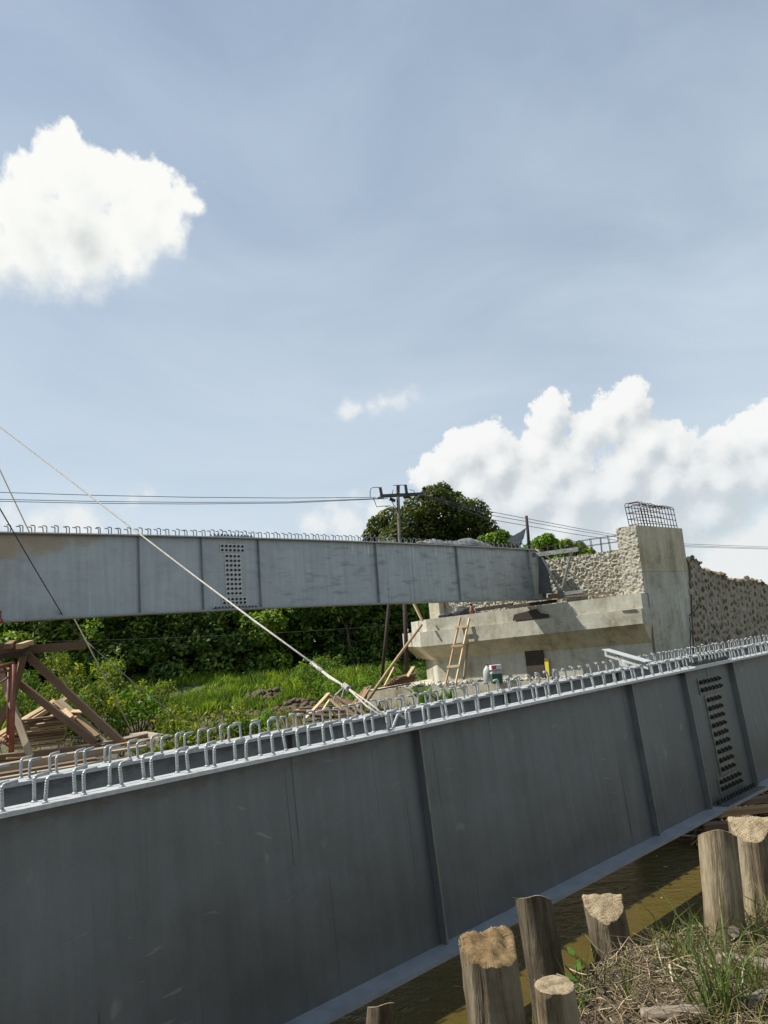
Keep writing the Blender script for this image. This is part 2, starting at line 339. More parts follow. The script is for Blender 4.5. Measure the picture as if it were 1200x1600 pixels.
def cutw(t, k=1.0, warm=(1, 1, 1), rings=0.5):
    o = t.obj
    x, y, z = t.sep(o)
    r = t.m('SQRT', t.m('ADD', t.m('MULTIPLY', x, x), t.m('MULTIPLY', y, y)))
    r = t.m('ADD', r, t.m('MULTIPLY', t.noise(o, 14, 3), 0.03))
    ring = t.m('SINE', t.m('MULTIPLY', r, 520))
    an = t.m('ARCTAN2', x, y)
    rad = t.noise(t.xyz(t.m('MULTIPLY', an, 7), t.m('MULTIPLY', r, 3), 0), 2.2, 4, 0.7)
    saw = t.noise(t.v('MULTIPLY', o, (9, 150, 9)), 1.0, 4, 0.7)
    blot = t.noise(o, 17, 5, 0.65)
    g = t.m('ADD', t.m('MULTIPLY', ring, 0.05 * rings), t.m('ADD', t.m('MULTIPLY', rad, 0.3), t.m('ADD', t.m('MULTIPLY', saw, 0.25), t.m('MULTIPLY', blot, 0.45))))
    W = lambda c: tuple(a * b * k for a, b in zip(c, warm))
    c = t.ramp(g, [(0.36, W((0.09, 0.062, 0.032))), (0.45, W((0.24, 0.175, 0.095))), (0.53, W((0.38, 0.30, 0.185))), (0.66, W((0.52, 0.44, 0.30)))])
    crk_ = t.m('MULTIPLY', t.map(t.noise(t.xyz(t.m('MULTIPLY', an, 3.2), 0.0, 0.0), 1.6, 2), 0.66, 0.70), t.map(r, 0.075, 0.02, 0, 0.8))
    c = t.mix(crk_, c, (0.05, 0.035, 0.02))
    setb(t, c, 0.92, bump=t.m('ADD', saw, t.m('MULTIPLY', rad, 0.8)), bstr=0.8, bdist=0.012)
mat('cut_wood', lambda t: cutw(t))
mat('cut_orange', lambda t: cutw(t, 0.74, (1.0, 0.86, 0.64), 0.15))
def driftw(t):
    g = t.noise(t.v('MULTIPLY', t.obj, (2, 20, 20)), 2.0, 5, 0.6, 0.5)
    setb(t, t.ramp(g, [(0.3, (0.07, 0.055, 0.038)), (0.5, (0.20, 0.165, 0.12)), (0.75, (0.33, 0.29, 0.225))]), 0.9, bump=g, bstr=0.6, bdist=0.01)
mat('driftwood', driftw)

def leafm(name, stops, trans=0.3, spec=0.25, rough=0.55):
    def fn(t):
        c = t.ramp(rnd_isl(t), stops)
        cl_ = t.noise(t.obj, 1.1, 3, 0.6)
        c = t.mix(t.map(cl_, 0.40, 0.62), t.mix(1.0, c, (0.62, 0.66, 0.60), 'MULTIPLY'), t.mix(1.0, c, (1.45, 1.28, 0.95), 'MULTIPLY'))
        setb(t, c, rough, spec=spec)
        tr = t.n.new('ShaderNodeBsdfTranslucent'); t.l.new(t.mix(1.0, c, (1.25, 1.2, 0.6), 'MULTIPLY'), tr.inputs[0])
        mx = t.n.new('ShaderNodeMixShader'); mx.inputs[0].default_value = trans + 0.08
        t.l.new(t.b.outputs[0], mx.inputs[1]); t.l.new(tr.outputs[0], mx.inputs[2]); t.l.new(mx.outputs[0], t.out.inputs[0])
    return mat(name, fn)
leafm('leaf_dark', [(0, (0.0513, 0.1142, 0.0287)), (0.6, (0.1028, 0.1942, 0.0457)), (1, (0.2143, 0.2998, 0.0800))], 0.22)
leafm('leaf_mid', [(0, (0.0572, 0.1258, 0.0229)), (0.55, (0.1258, 0.2401, 0.0366)), (1, (0.2630, 0.3774, 0.0640))], 0.3)
leafm('leaf_olive', [(0, (0.034, 0.056, 0.016)), (0.6, (0.070, 0.100, 0.028)), (1, (0.145, 0.165, 0.05))], 0.25)
leafm('leaf_yellow', [(0, (0.0614, 0.1205, 0.0158)), (0.5, (0.1394, 0.2126, 0.0289)), (1, (0.2901, 0.3331, 0.0590))], 0.35)
leafm('leaf_fresh', [(0, (0.0635, 0.1508, 0.0191)), (0.6, (0.1270, 0.2619, 0.0317)), (1, (0.2380, 0.3809, 0.0555))], 0.35)
leafm('grass_far', [(0, (0.0810, 0.1723, 0.0243)), (0.6, (0.1520, 0.2735, 0.0365)), (1, (0.3240, 0.4150, 0.0710))], 0.35)
leafm('grass_near', [(0, (0.0690, 0.0978, 0.0207)), (0.5, (0.1207, 0.1552, 0.0345)), (0.8, (0.2185, 0.2300, 0.0690)), (1, (0.3910, 0.3335, 0.1610))], 0.25)
leafm('blade_green', [(0, (0.0825, 0.1275, 0.0390)), (0.6, (0.1425, 0.2025, 0.0675)), (1, (0.2850, 0.3225, 0.1500))], 0.25, 0.4, 0.4)
mat('straw', lambda t: setb(t, t.ramp(rnd_isl(t), [(0, (0.065, 0.045, 0.025)), (0.4, (0.18, 0.132, 0.076)), (0.8, (0.32, 0.25, 0.15)), (1, (0.47, 0.38, 0.25))]), 0.9))
mat('trunk', lambda t: setb(t, t.ramp(t.noise(t.obj, 4, 5), [(0.3, (0.05, 0.04, 0.028)), (0.7, (0.14, 0.115, 0.085))]), 0.9))
def groundm(t):
    g = t.n.new('ShaderNodeNewGeometry'); o = g.outputs['Position']
    a = t.noise(o, 0.5, 6, 0.6); b = t.noise(o, 5, 6, 0.65)
    c = t.ramp(b, [(0.3, (0.05, 0.036, 0.022)), (0.55, (0.11, 0.082, 0.05)), (0.75, (0.20, 0.155, 0.10))])
    x, y, z = t.sep(o)
    far = t.m('MULTIPLY', t.map(y, 33.5, 36, 0, 1), t.map(a, 0.3, 0.45))
    c = t.mix(far, c, (0.055, 0.085, 0.02))
    gr = t.m('MULTIPLY', t.map(a, 0.48, 0.60), t.map(y, 9, 14, 0.25, 0.75))
    c = t.mix(gr, c, (0.075, 0.09, 0.025))
    setb(t, c, 0.95, bump=t.m('ADD', b, t.m('MULTIPLY', t.noise(o, 30, 4, 0.7), 0.4)), bstr=0.8, bdist=0.06)
mat('soil', groundm)
def waterm(t):
    g = t.n.new('ShaderNodeNewGeometry'); o = g.outputs['Position']
    w = t.noise(t.v('MULTIPLY', o, (1.0, 2.2, 1)), 3.2, 5, 0.6, 0.5)
    w2 = t.noise(o, 14, 3, 0.55)
    c = t.ramp(t.noise(o, 0.8, 4), [(0.3, (0.072, 0.053, 0.010)), (0.7, (0.096, 0.071, 0.016))])
    setb(t, c, 0.12, spec=0.28, bump=t.m('ADD', w, t.m('MULTIPLY', w2, 0.35)), bstr=0.6, bdist=0.05)
mat('river_water', waterm)
def tarpm(t, a, b):
    n = t.noise(t.obj, 7, 5)
    setb(t, t.ramp(n, [(0.3, a), (0.7, b)]), 0.55)
mat('tarp_light', lambda t: tarpm(t, (0.09, 0.092, 0.093), (0.24, 0.245, 0.245)))
mat('tarp_grey', lambda t: tarpm(t, (0.13, 0.145, 0.155), (0.22, 0.235, 0.245)))
mat('tarp_black', lambda t: tarpm(t, (0.015, 0.016, 0.02), (0.05, 0.05, 0.055)))
mat('navy_cloth', lambda t: tarpm(t, (0.012, 0.018, 0.03), (0.03, 0.04, 0.055)))
mat('yellow_paint', lambda t: setb(t, (0.50, 0.42, 0.03), 0.5))
mat('green_paint', lambda t: setb(t, (0.12, 0.25, 0.07), 0.5))
def jugm(t):
    setb(t, (0.62, 0.66, 0.66), 0.3); t.b.inputs['Transmission Weight'].default_value = 0.35; t.b.inputs['IOR'].default_value = 1.3
mat('jug_plastic', jugm)
mat('tin_green', lambda t: setb(t, (0.018, 0.085, 0.062), 0.4))
mat('tin_pale', lambda t: setb(t, (0.42, 0.44, 0.42), 0.4))
mat('label_white', lambda t: setb(t, (0.70, 0.66, 0.66), 0.6))
mat('label_red', lambda t: setb(t, (0.60, 0.06, 0.15), 0.6))

# ------------------------------------------------------------------ mesh helpers
def np_mesh(name, V, Fc, smooth=False):
    V = np.asarray(V, np.float32); Fc = np.asarray(Fc, np.int32); k = Fc.shape[1]
    me = bpy.data.meshes.new(name)
    me.vertices.add(len(V)); me.vertices.foreach_set('co', V.ravel())
    me.loops.add(Fc.size); me.loops.foreach_set('vertex_index', Fc.ravel())
    me.polygons.add(len(Fc)); me.polygons.foreach_set('loop_start', np.arange(0, Fc.size, k, dtype=np.int32))
    me.polygons.foreach_set('loop_total', np.full(len(Fc), k, np.int32))
    if smooth: me.polygons.foreach_set('use_smooth', np.ones(len(Fc), bool))
    me.update(); me.validate(); return me

def unit(v):
    v = np.asarray(v, float); n = np.linalg.norm(v); return v / n if n > 0 else v

class MB:
    def __init__(s): s.v = []; s.f = []; s.sm = []
    def add(s, V, Fc, smooth=False):
        o = len(s.v); s.v += [tuple(map(float, q)) for q in V]; s.f += [tuple(int(i) + o for i in q) for q in Fc]; s.sm += [smooth] * len(Fc); return s
    def hexa(s, q):       # 8 points: bottom 4 then top 4, both counter-clockwise
        return s.add(q, [(3, 2, 1, 0), (4, 5, 6, 7), (0, 1, 5, 4), (1, 2, 6, 5), (2, 3, 7, 6), (3, 0, 4, 7)])
    def box(s, a, b):
        (x0, y0, z0), (x1, y1, z1) = a, b
        return s.hexa([(x0, y0, z0), (x1, y0, z0), (x1, y1, z0), (x0, y1, z0), (x0, y0, z1), (x1, y0, z1), (x1, y1, z1), (x0, y1, z1)])
    def bar(s, p, q, w, t, up=(0, 0, 1), roll=0.0):   # w across, t along up
        p = np.asarray(p, float); q = np.asarray(q, float); d = unit(q - p); up = np.asarray(up, float)
        if abs(np.dot(d, up)) > 0.98: up = np.array([0, 1., 0])
        r = unit(np.cross(d, up)); u = np.cross(r, d)
        if roll: r, u = r * cos(roll) + u * sin(roll), u * cos(roll) - r * sin(roll)
        r = r * w / 2; u = u * t / 2
        return s.hexa([p - r - u, p + r - u, q + r - u, q - r - u, p - r + u, p + r + u, q + r + u, q - r + u])
    def tube(s, pts, r, n=8, caps=True, smooth=True):
        pts = [np.asarray(p, float) for p in pts]; m = len(pts)
        R = [r] * m if np.isscalar(r) else list(r)
        V = []; prev = None
        for i in range(m):
            d = unit(pts[min(i + 1, m - 1)] - pts[max(i - 1, 0)])
            if prev is None:
                a = np.array([0, 0, 1.]) if abs(d[2]) < 0.9 else np.array([1., 0, 0])
                x = unit(np.cross(d, a))
            else: x = unit(prev - d * np.dot(prev, d))
            prev = x; y = np.cross(d, x)
            for k in range(n):
                an = 2 * pi * k / n; V.append(pts[i] + R[i] * (x * cos(an) + y * sin(an)))
        Fc = [(i * n + k, i * n + (k + 1) % n, (i + 1) * n + (k + 1) % n, (i + 1) * n + k) for i in range(m - 1) for k in range(n)]
        s.add(V, Fc, smooth)
        if caps:
            o = len(s.v) - m * n
            s.f.append(tuple(o + k for k in reversed(range(n)))); s.sm.append(False)
            s.f.append(tuple(o + (m - 1) * n + k for k in range(n))); s.sm.append(False)
        return s
    def mesh(s, name, inv=None):
        me = bpy.data.meshes.new(name)
        V = s.v if inv is None else [tuple(inv @ Vector(q)) for q in s.v]
        me.from_pydata(V, [], s.f); me.polygons.foreach_set('use_smooth', s.sm); me.update(); return me

def link(name, me, m, parent=None):
    o = bpy.data.objects.new(name, me); COL.objects.link(o)
    if m is not None and len(me.materials) == 0: me.materials.append(MATS[m])
    if parent is not None: o.parent = parent
    return o
def tag(o, label=None, cat=None, group=None, kind=None):
    if label: o['label'] = label
    if cat: o['category'] = cat
    if group: o['group'] = group
    if kind: o['kind'] = kind
    return o
def empty(name, loc, label, cat, group=None, M=None):
    o = bpy.data.objects.new(name, None); COL.objects.link(o); o.empty_display_size = 0.1
    if M is not None: o.matrix_world = M
    else: o.location = tuple(float(q) for q in loc)
    o['inv'] = 0; del o['inv']
    return tag(o, label, cat, group)
def inv_of(o):
    m = o.matrix_basis.copy()
    return m.inverted()
def part(name, mb, m, parent):            # mb in world coordinates, child of a thing
    return link(name, mb.mesh(name, inv_of(parent)), m, parent)
def lpart(name, mb, m, parent):           # mb already in the parent's own coordinates
    return link(name, mb.mesh(name), m, parent)
def solo(name, mb, m, label, cat, group=None, origin=None):   # a one-mesh thing
    V = np.array(mb.v); c = np.array(origin) if origin is not None else np.array([V[:, 0].mean(), V[:, 1].mean(), V[:, 2].min()])
    me = mb.mesh(name, Matrix.Translation(Vector(-c)))
    o = link(name, me, m); o.location = c
    return tag(o, label, cat, group)
def plank(name, a, b, w, t, m, label, cat, group=None, roll=0.0, parent=None):
    """a bar from a to b; local x runs along the grain"""
    a = np.asarray(a, float); b = np.asarray(b, float); L = np.linalg.norm(b - a); d = (b - a) / L
    up = np.array([0, 0, 1.]) if abs(d[2]) < 0.97 else np.array([0, 1., 0])
    r = unit(np.cross(up, d)); u = np.cross(d, r)
    if roll: r, u = r * cos(roll) + u * sin(roll), u * cos(roll) - r * sin(roll)
    mb = MB(); n = max(2, int(L / 0.5) + 1)
    # gently bowed, sawn ends not quite square
    bow = random.uniform(-1, 1) * 0.004 * L; sk = random.uniform(-0.015, 0.015)
    V = []
    for i in range(n):
        s = i / (n - 1); z = bow * 4 * s * (1 - s)
        for (y, q) in ((-1, -1), (1, -1), (1, 1), (-1, 1)):
            V.append((s * L + sk * y, y * w / 2, q * t / 2 + z))
    Fc = [(3, 2, 1, 0), tuple((n - 1) * 4 + k for k in range(4))] + [(i * 4 + k, i * 4 + (k + 1) % 4, (i + 1) * 4 + (k + 1) % 4, (i + 1) * 4 + k) for i in range(n - 1) for k in range(4)]
    mb.add(V, Fc)
    M = Matrix(((d[0], r[0], u[0], a[0]), (d[1], r[1], u[1], a[1]), (d[2], r[2], u[2], a[2]), (0, 0, 0, 1)))
    me = mb.mesh(name); o = link(name, me, m)
    if parent is not None:
        o.parent = parent; o.matrix_basis = inv_of(parent) @ M
    else:
        o.matrix_world = M; tag(o, label, cat, group)
    return o

ORD = 'first second third fourth fifth sixth seventh eighth ninth tenth eleventh twelfth thirteenth fourteenth fifteenth sixteenth seventeenth eighteenth nineteenth twentieth'.split()
# value noise for displacing meshes
_perm = np.random.default_rng(3).random((64, 64, 64)).astype(np.float32)
def vnoise(p):
    i = np.floor(p).astype(int); f = p - i; f = f * f * (3 - 2 * f); r = 0
    for a in (0, 1):
        for b in (0, 1):
            for c in (0, 1):
                w = (f[..., 0] if a else 1 - f[..., 0]) * (f[..., 1] if b else 1 - f[..., 1]) * (f[..., 2] if c else 1 - f[..., 2])
                r = r + w * _perm[(i[..., 0] + a) % 64, (i[..., 1] + b) % 64, (i[..., 2] + c) % 64]
    return r
def fbm(p, o=4, g=0.5):
    p = np.asarray(p, float); r = 0; a = 1; t = 0
    for k in range(o): r = r + a * vnoise(p * 2 ** k + k * 7.3); t += a; a *= g
    return r / t

AZN = 0.79942
dN = np.array([sin(AZN), cos(AZN), 0]); nN = np.array([-cos(AZN), sin(AZN), 0])

# ------------------------------------------------------------------ terrain
def smooth(a, b, x):
    t = np.clip((x - a) / (b - a), 0, 1); return t * t * (3 - 2 * t)
def ground_h(X, Y):
    X = np.asarray(X, float); Y = np.asarray(Y, float)
    v = nN[0] * X + nN[1] * Y; u = dN[0] * X + dN[1] * Y
    n = fbm(np.stack([X * 0.9, Y * 0.9, 0 * X + 3], -1), 4) - 0.5
    n2 = fbm(np.stack([X * 4, Y * 4, 0 * X + 9], -1), 3) - 0.5
    near = -1.60 - 0.04 * np.maximum(v, 0) + 0.16 * n + 0.07 * n2 + 0.08 * smooth(1, 4, u) - 0.10 * smooth(1.4, 2.1, v) * (1 - smooth(2.5, 3.6, u))
    bed = -3.6 + 0 * X
    edge = 2.22 + 0.30 * n + 0.08 * np.sin(u * 2.1) - 0.42 * smooth(3.0, 4.6, u)
    h = near + (bed - near) * smooth(edge, edge + 0.62, v)
    mid = -2.12 + 0.22 * n + 0.05 * n2 - 0.18 * smooth(-2, 4, X)
    land = np.maximum(smooth(6.6, 8.0, v + 0.5 * n), smooth(9.3, 10.6, u + 0.6 * n) * smooth(3.3, 4.3, v))
    h = h + (mid - 0.25 * smooth(9, 10, u) * (1 - smooth(7, 9, v)) - h) * land
    # ditch and far bank
    dit = smooth(23.5, 26.5, Y + 1.5 * n + 0.10 * X) * (1 - smooth(1.0, 4.0, X))
    h = h + (-3.25 + 0.3 * n - h) * dit
    far = smooth(30.6, 36.5, Y + 1.6 * n) * (1 - 0.0 * X)
    h = h + (-1.62 + 0.5 * n + 0.1 * n2 - h) * far
    return h
def axis(segs):
    out = []
    for a, b, st in segs: out += list(np.arange(a, b - 1e-6, st))
    return np.array(out + [segs[-1][1]])
gx = axis([(-700, -100, 60), (-100, -30, 7), (-30, -3, 0.45), (-3, 6.5, 0.09), (6.5, 30, 0.45), (30, 100, 7), (100, 700, 60)])
gy = axis([(-300, -20, 28), (-20, 1, 1.0), (1, 8.5, 0.09), (8.5, 60, 0.42), (60, 140, 5), (140, 900, 80)])
GX, GY = np.meshgrid(gx, gy, indexing='ij')
GZ = ground_h(GX, GY) + EYE
nx, ny = len(gx), len(gy)
idx = np.arange(nx * ny).reshape(nx, ny)
Fc = np.stack([idx[:-1, :-1], idx[1:, :-1], idx[1:, 1:], idx[:-1, 1:]], -1).reshape(-1, 4)
ground = link('ground', np_mesh('ground', np.stack([GX, GY, GZ], -1).reshape(-1, 3), Fc, True), 'soil'); tag(ground, kind='structure', label='brown earth banks with patches of green')
WZ = EYE - 2.95
wm = MB(); wm.add([(-80, 1, WZ), (60, 1, WZ), (60, 36, WZ), (-80, 36, WZ)], [(0, 1, 2, 3)])
water = link('river_water', wm.mesh('river_water'), 'river_water'); tag(water, kind='structure', label='murky olive brown river water')
def gz(x, y): return float(ground_h(np.array(x), np.array(y))) + EYE

# ------------------------------------------------------------------ girders
def frame(az, dn, z0, slope, tilt):
    d = np.array([sin(az), cos(az), 0]); n = np.array([-cos(az), sin(az), 0]); s = math.atan(slope)
    ex = d * cos(s) + np.array([0, 0, sin(s)]); ez0 = np.cross(ex, n); ez = cos(tilt) * ez0 + sin(tilt) * n; ey = np.cross(ez, ex)
    o = n * dn + np.array([0, 0, z0 + EYE])
    return Matrix(((ex[0], ey[0], ez[0], o[0]), (ex[1], ey[1], ez[1], o[1]), (ex[2], ey[2], ez[2], o[2]), (0, 0, 0, 1)))
GH = 1.6; WEB = 0.13
def hook_mesh():
    mb = MB(); r = 0.026; h = 0.132; pts = [(0, 0, -0.002), (0, 0, 0.05), (0, 0, h - r)]
    for k in range(1, 6):
        a = pi / 2 * k / 5; pts.append((r - r * cos(a), 0, h - r + r * sin(a)))
    pts.append((0.080, 0, h + 0.002))
    mb.tube(pts, 0.0104, 8)
    mb.tube([(0, 0, 0), (0, 0, 0.004), (0, 0, 0.012)], [0.019, 0.018, 0.011], 8)
    b = MB(); 
    return mb.mesh('shear_hook')
HOOK = hook_mesh(); HOOK.materials.append(MATS['hook_steel'])
HOOK_BACKLIT = hook_mesh(); HOOK_BACKLIT.materials.append(MATS['hook_backlit'])
def bolt_mesh():
    mb = MB(); n = 6
    V = [(0.019 * cos(2 * pi * k / n), 0.019 * sin(2 * pi * k / n), 0) for k in range(n)] + [(0.019 * cos(2 * pi * k / n), 0.019 * sin(2 * pi * k / n), 0.016) for k in range(n)]
    V += [(0.011 * cos(2 * pi * k / n), 0.011 * sin(2 * pi * k / n), 0.016) for k in range(n)] + [(0.010 * cos(2 * pi * k / n), 0.010 * sin(2 * pi * k / n), 0.034) for k in range(n)]
    Fc = []
    for a, b in ((0, 6), (6, 12), (12, 18)):
        Fc += [(a + k, a + (k + 1) % n, b + (k + 1) % n, b + k) for k in range(n)]
    Fc.append(tuple(range(18, 24)))
    mb.add(V, Fc); return mb.mesh('bolt')
BOLT = bolt_mesh(); BOLT.materials.append(MATS['bolt_black'])
# local rotation so that a bolt's axis points to the near side (-y) / up
RX = Matrix.Rotation(pi / 2, 4, 'X')

def girder(name, label, M, t0, t1, zc, wm_, stiff, splice, hooks, plate_m, detail=True, topm='zinc_top', both=True):
    root = empty(name, None, label, 'girder', 'steel bridge girders', M)
    N = max(2, int((t1 - t0) / 1.0)); ts = np.linspace(t0, t1, N + 1)
    def strip(y0, y1, z0, z1):
        mb = MB(); V = []
        for t in ts:
            c = zc(t); V += [(t, y0, z0 + c), (t, y1, z0 + c), (t, y1, z1 + c), (t, y0, z1 + c)]
        Fc = [(3, 2, 1, 0), tuple(N * 4 + k for k in range(4))] + [(i * 4 + k, i * 4 + (k + 1) % 4, (i + 1) * 4 + (k + 1) % 4, (i + 1) * 4 + k) for i in range(N) for k in range(4)]
        return mb.add(V, Fc)
    lpart('top_flange', strip(0, 2 * WEB, 0, 0.024), topm, root)
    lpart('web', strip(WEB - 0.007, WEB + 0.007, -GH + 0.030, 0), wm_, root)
    lpart('bottom_flange', strip(-0.08, 2 * WEB + 0.08, -GH, -GH + 0.030), 'flange_sky_tint' if both else 'galvanised_mid', root)
    for t in stiff:
        c = zc(t); mb = MB().box((t - 0.008, 0.066, -GH + 0.03 + c), (t + 0.008, WEB - 0.007, c)); st_ = lpart('stiffener', mb, 'galvanised_plate' if both else wm_, root)
        lpart('stiffener_edge', MB().box((t - 0.0085, 0.0605, -GH + 0.05 + c), (t + 0.0095, 0.0658, c - 0.02)), 'plate_dusty' if both else 'galvanised_mid', st_)  # added strip for the bright line along the stiffener's cut edge
        if both: lpart('stiffener', MB().box((t - 0.006, WEB + 0.007, -GH + 0.03 + c), (t + 0.006, 2 * WEB - 0.006, c)), 'galvanised', root)
    if splice is not None:
        c = zc(splice); y = WEB - 0.007
        def bolt(pl, x, yy, z, flip):
            b = bpy.data.objects.new('bolt', BOLT); COL.objects.link(b); b.parent = pl
            b.matrix_basis = Matrix.Translation((x, yy, z)) @ (RX if flip else Matrix.Identity(4)) @ Matrix.Rotation(random.uniform(0, 1), 4, 'Z') @ Matrix.Diagonal((1.55, 1.55, 1.35, 1))
        for (w, z0, z1, rows, cols, mcols, mrows) in ((0.63, -0.315, -0.122, 2, 6, 0.055, 0.05), (0.415, -1.285, -0.337, 9, 4, 0.055, 0.06), (0.63, -1.478, -1.307, 2, 6, 0.055, 0.045)):
            pl = lpart('splice_plate', MB().box((splice - w / 2, y - 0.012, z0 + c), (splice + w / 2, y, z1 + c)), plate_m, root)
            for r in range(rows):
                for q in range(cols):
                    bolt(pl, splice - w / 2 + mcols + (w - 2 * mcols) * q / (cols - 1), y - 0.012, z0 + mrows + (z1 - z0 - 2 * mrows) * r / (rows - 1) + c, True)
        pl = lpart('flange_plate', MB().box((splice - 0.52, 0.008, 0.024 + c), (splice + 0.52, 0.252, 0.040 + c)), topm, root)
        for k in range(12):
            for yy in (0.05, 0.21): bolt(pl, splice - 0.47 + 0.94 * k / 11, yy, 0.04 + c, False)
        pl = lpart('flange_plate', MB().box((splice - 0.56, -0.072, -GH + 0.03 + c), (splice + 0.56, WEB - 0.03, -GH + 0.046 + c)), 'galvanised', root)
        for k in range(13): bolt(pl, splice - 0.51 + 1.02 * k / 12, 0.055, -GH + 0.046 + c, False)
        # open slot between the two lengths of web above the plates
        lpart('web_joint', MB().box((splice - 0.006, y - 0.004, -0.118 + c), (splice + 0.006, y, -0.004 + c)), plate_m, root)
    for (t, y, sgn, lean, sc) in hooks:
        o = bpy.data.objects.new('shear_hook', HOOK if both else HOOK_BACKLIT); COL.objects.link(o); o.parent = root
        cc = zc(t) + (0.040 if splice is not None and abs(t - splice) < 0.52 else 0.024)
        o.matrix_basis = Matrix.Translation((t, y, cc)) @ Matrix.Rotation(lean, 4, 'Y') @ Matrix.Rotation(random.gauss(0, 0.05), 4, 'X') @ Matrix.Rotation((0 if sgn > 0 else pi) + random.gauss(0, 0.10), 4, 'Z') @ Matrix.Diagonal((1, 1, sc, 1))
    return root
def hook_rows(t0, t1, pitch, flip, ys=(0.06, 0.20)):
    out = []; t = t0
    while t < t1:
        for k, y in enumerate(ys):
            s = 1 if t + random.gauss(0, .12) < flip else -1
            out.append((t + random.gauss(0, 0.008), y + random.gauss(0, .006), s, random.gauss(0, 0.045), random.uniform(0.95, 1.06)))
        t += pitch
    return out
flat = lambda t: 0.0
near_stiff = [-5.55, -2.22, 1.106, 4.44, 7.77, 9.04, 10.43, 13.75, 17.08, 20.4]
def singles(t0, t1, pitch): return [(t + random.gauss(0, .02), 0.13, -1, random.gauss(0, .06), random.uniform(.95, 1.06)) for t in np.arange(t0, t1, pitch)]
hk = hook_rows(1.58 - 3 * .2095, 17, 0.2095, 4.55)
hk = [h for h in hk if not (4.12 < h[0] < 4.26)] + [(4.18, 0.10, 1, 0.62, 1.08), (4.22, 0.17, 1, 0.02, 1.0)]
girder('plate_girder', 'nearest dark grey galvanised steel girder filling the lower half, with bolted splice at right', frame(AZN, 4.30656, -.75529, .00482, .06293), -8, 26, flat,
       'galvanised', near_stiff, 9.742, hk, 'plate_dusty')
girder('plate_girder', 'second steel girder close behind the nearest one, only its hooked top flange showing', frame(AZN, 5.92, -.845, .00482, .0), -8, 26, flat,
       'galvanised_mid', [1.1, 4.4, 7.7, 10.3, 13.5], None, hook_rows(2.04 - 4 * .2095, 19, 0.2095, 3.9), 'plate_dusty')
far_stiff = [3.3, 6.96, 8.39, 9.85, 13.473, 16.612, 20.02]
farM = frame(0.8165, 14.6767, 2.51035, -.00788, 0)
fcam = lambda t: -.00102 * (t - 14) ** 2
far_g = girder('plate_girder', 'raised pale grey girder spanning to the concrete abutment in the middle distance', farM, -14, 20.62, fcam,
       'galvanised_dirty_lit', far_stiff, 9.165, hook_rows(2.6, 20.5, 0.2095, -99), 'plate_zinc', both=False)
lpart('end_plate', MB().box((20.62, 0.004, -GH + 0.03 + fcam(20.6)), (20.632, 2 * WEB - 0.004, fcam(20.6))), 'galvanised', far_g)
def FW(t, a, z): return np.array(farM @ Vector((t, a, z + fcam(t))))
dF = np.array([sin(.8165), cos(.8165), 0]); nF = np.array([-cos(.8165), sin(.8165), 0])

# diaphragm brace bolted to the girder end, ready for the next girder
def fpx(px, py, along):      # point seen at px,py on the vertical plane square to the girder at distance `along`
    return Ppl(px, py, FW(along, 0, 0), dF)
kb = empty('cross_brace', FW(20.25, -0.1, -1.45), 'galvanised cross brace frame sticking out from the end of the raised girder', 'brace')
T = 20.25
def anglebar(a, b, w, up, parent, name):
    mb = MB().bar(a, b, w, 0.012, up); 
    d = unit(np.asarray(b) - np.asarray(a)); r = unit(np.cross(d, up)); u = np.cross(r, d)
    off = r * (w / 2 - 0.006) + u * w / 2 * 0
    mb.bar(np.asarray(a) + r * (w / 2) - u * w / 2, np.asarray(b) + r * (w / 2) - u * w / 2, 0.012, w, up)
    return part(name, mb, 'galvanised_mid', parent)
up = np.array([0, 0, 1.])
anglebar(FW(T, 0.05, -0.10), fpx(905, 855, T), 0.13, up, kb, 'top_chord')
anglebar(fpx(847, 872, T), fpx(876, 927, T), 0.09, dF, kb, 'diagonal')
anglebar(fpx(893, 861, T), fpx(877, 927, T), 0.10, dF, kb, 'diagonal')
anglebar(fpx(858, 929, T), fpx(912, 921, T), 0.10, up, kb, 'bottom_chord')
gus = MB(); a = fpx(842, 868, T); b = fpx(853, 877, T); c = fpx(864, 927, T); e = fpx(842, 928, T)
gus.hexa([tuple(q - dF * 0.006) for q in (e, c, b, a)] + [tuple(q + dF * 0.006) for q in (e, c, b, a)]); part('gusset_plate', gus, 'galvanised', kb)

# ------------------------------------------------------------------ abutment
KA = 1.077
Cc = P(1003, 960, 20.6 * KA); Cc[2] = EYE; Ll = P(656, 990, 24.8 * KA); Ll[2] = EYE
fu = unit(Ll - Cc); fn = np.array([-fu[1], fu[0], 0]); fn = fn if fn[1] < 0 else -fn       # face runs along fu; fn points to the viewer
LEN = np.linalg.norm(Ll - Cc)
ab = empty('bridge_abutment', (Cc + Ll) / 2 + np.array([0, 0, -4.4]), 'stained concrete bridge abutment with wing wall, stepped cap and rough chipped back wall', 'abutment')
def hz(px, py): return Ppl(px, py, Cc, fn)[2]
zc = (hz(664, 968), hz(1000, 926.5)); zl = (hz(656, 988), hz(1000, 951)); zb = (hz(656, 1011), hz(1000, 974.5))
zh = (hz(648, 1035), hz(998, 1006)); zf = hz(650, 1069) - 0.03
print('abut heights', [np.round(np.array(q) - EYE, 2) for q in (zc, zl, zb, zh, (zf, zf))])
def corner(sL, back):        # sL metres inside the left end along the face, back metres behind it
    return Ll - fu * sL - fn * back
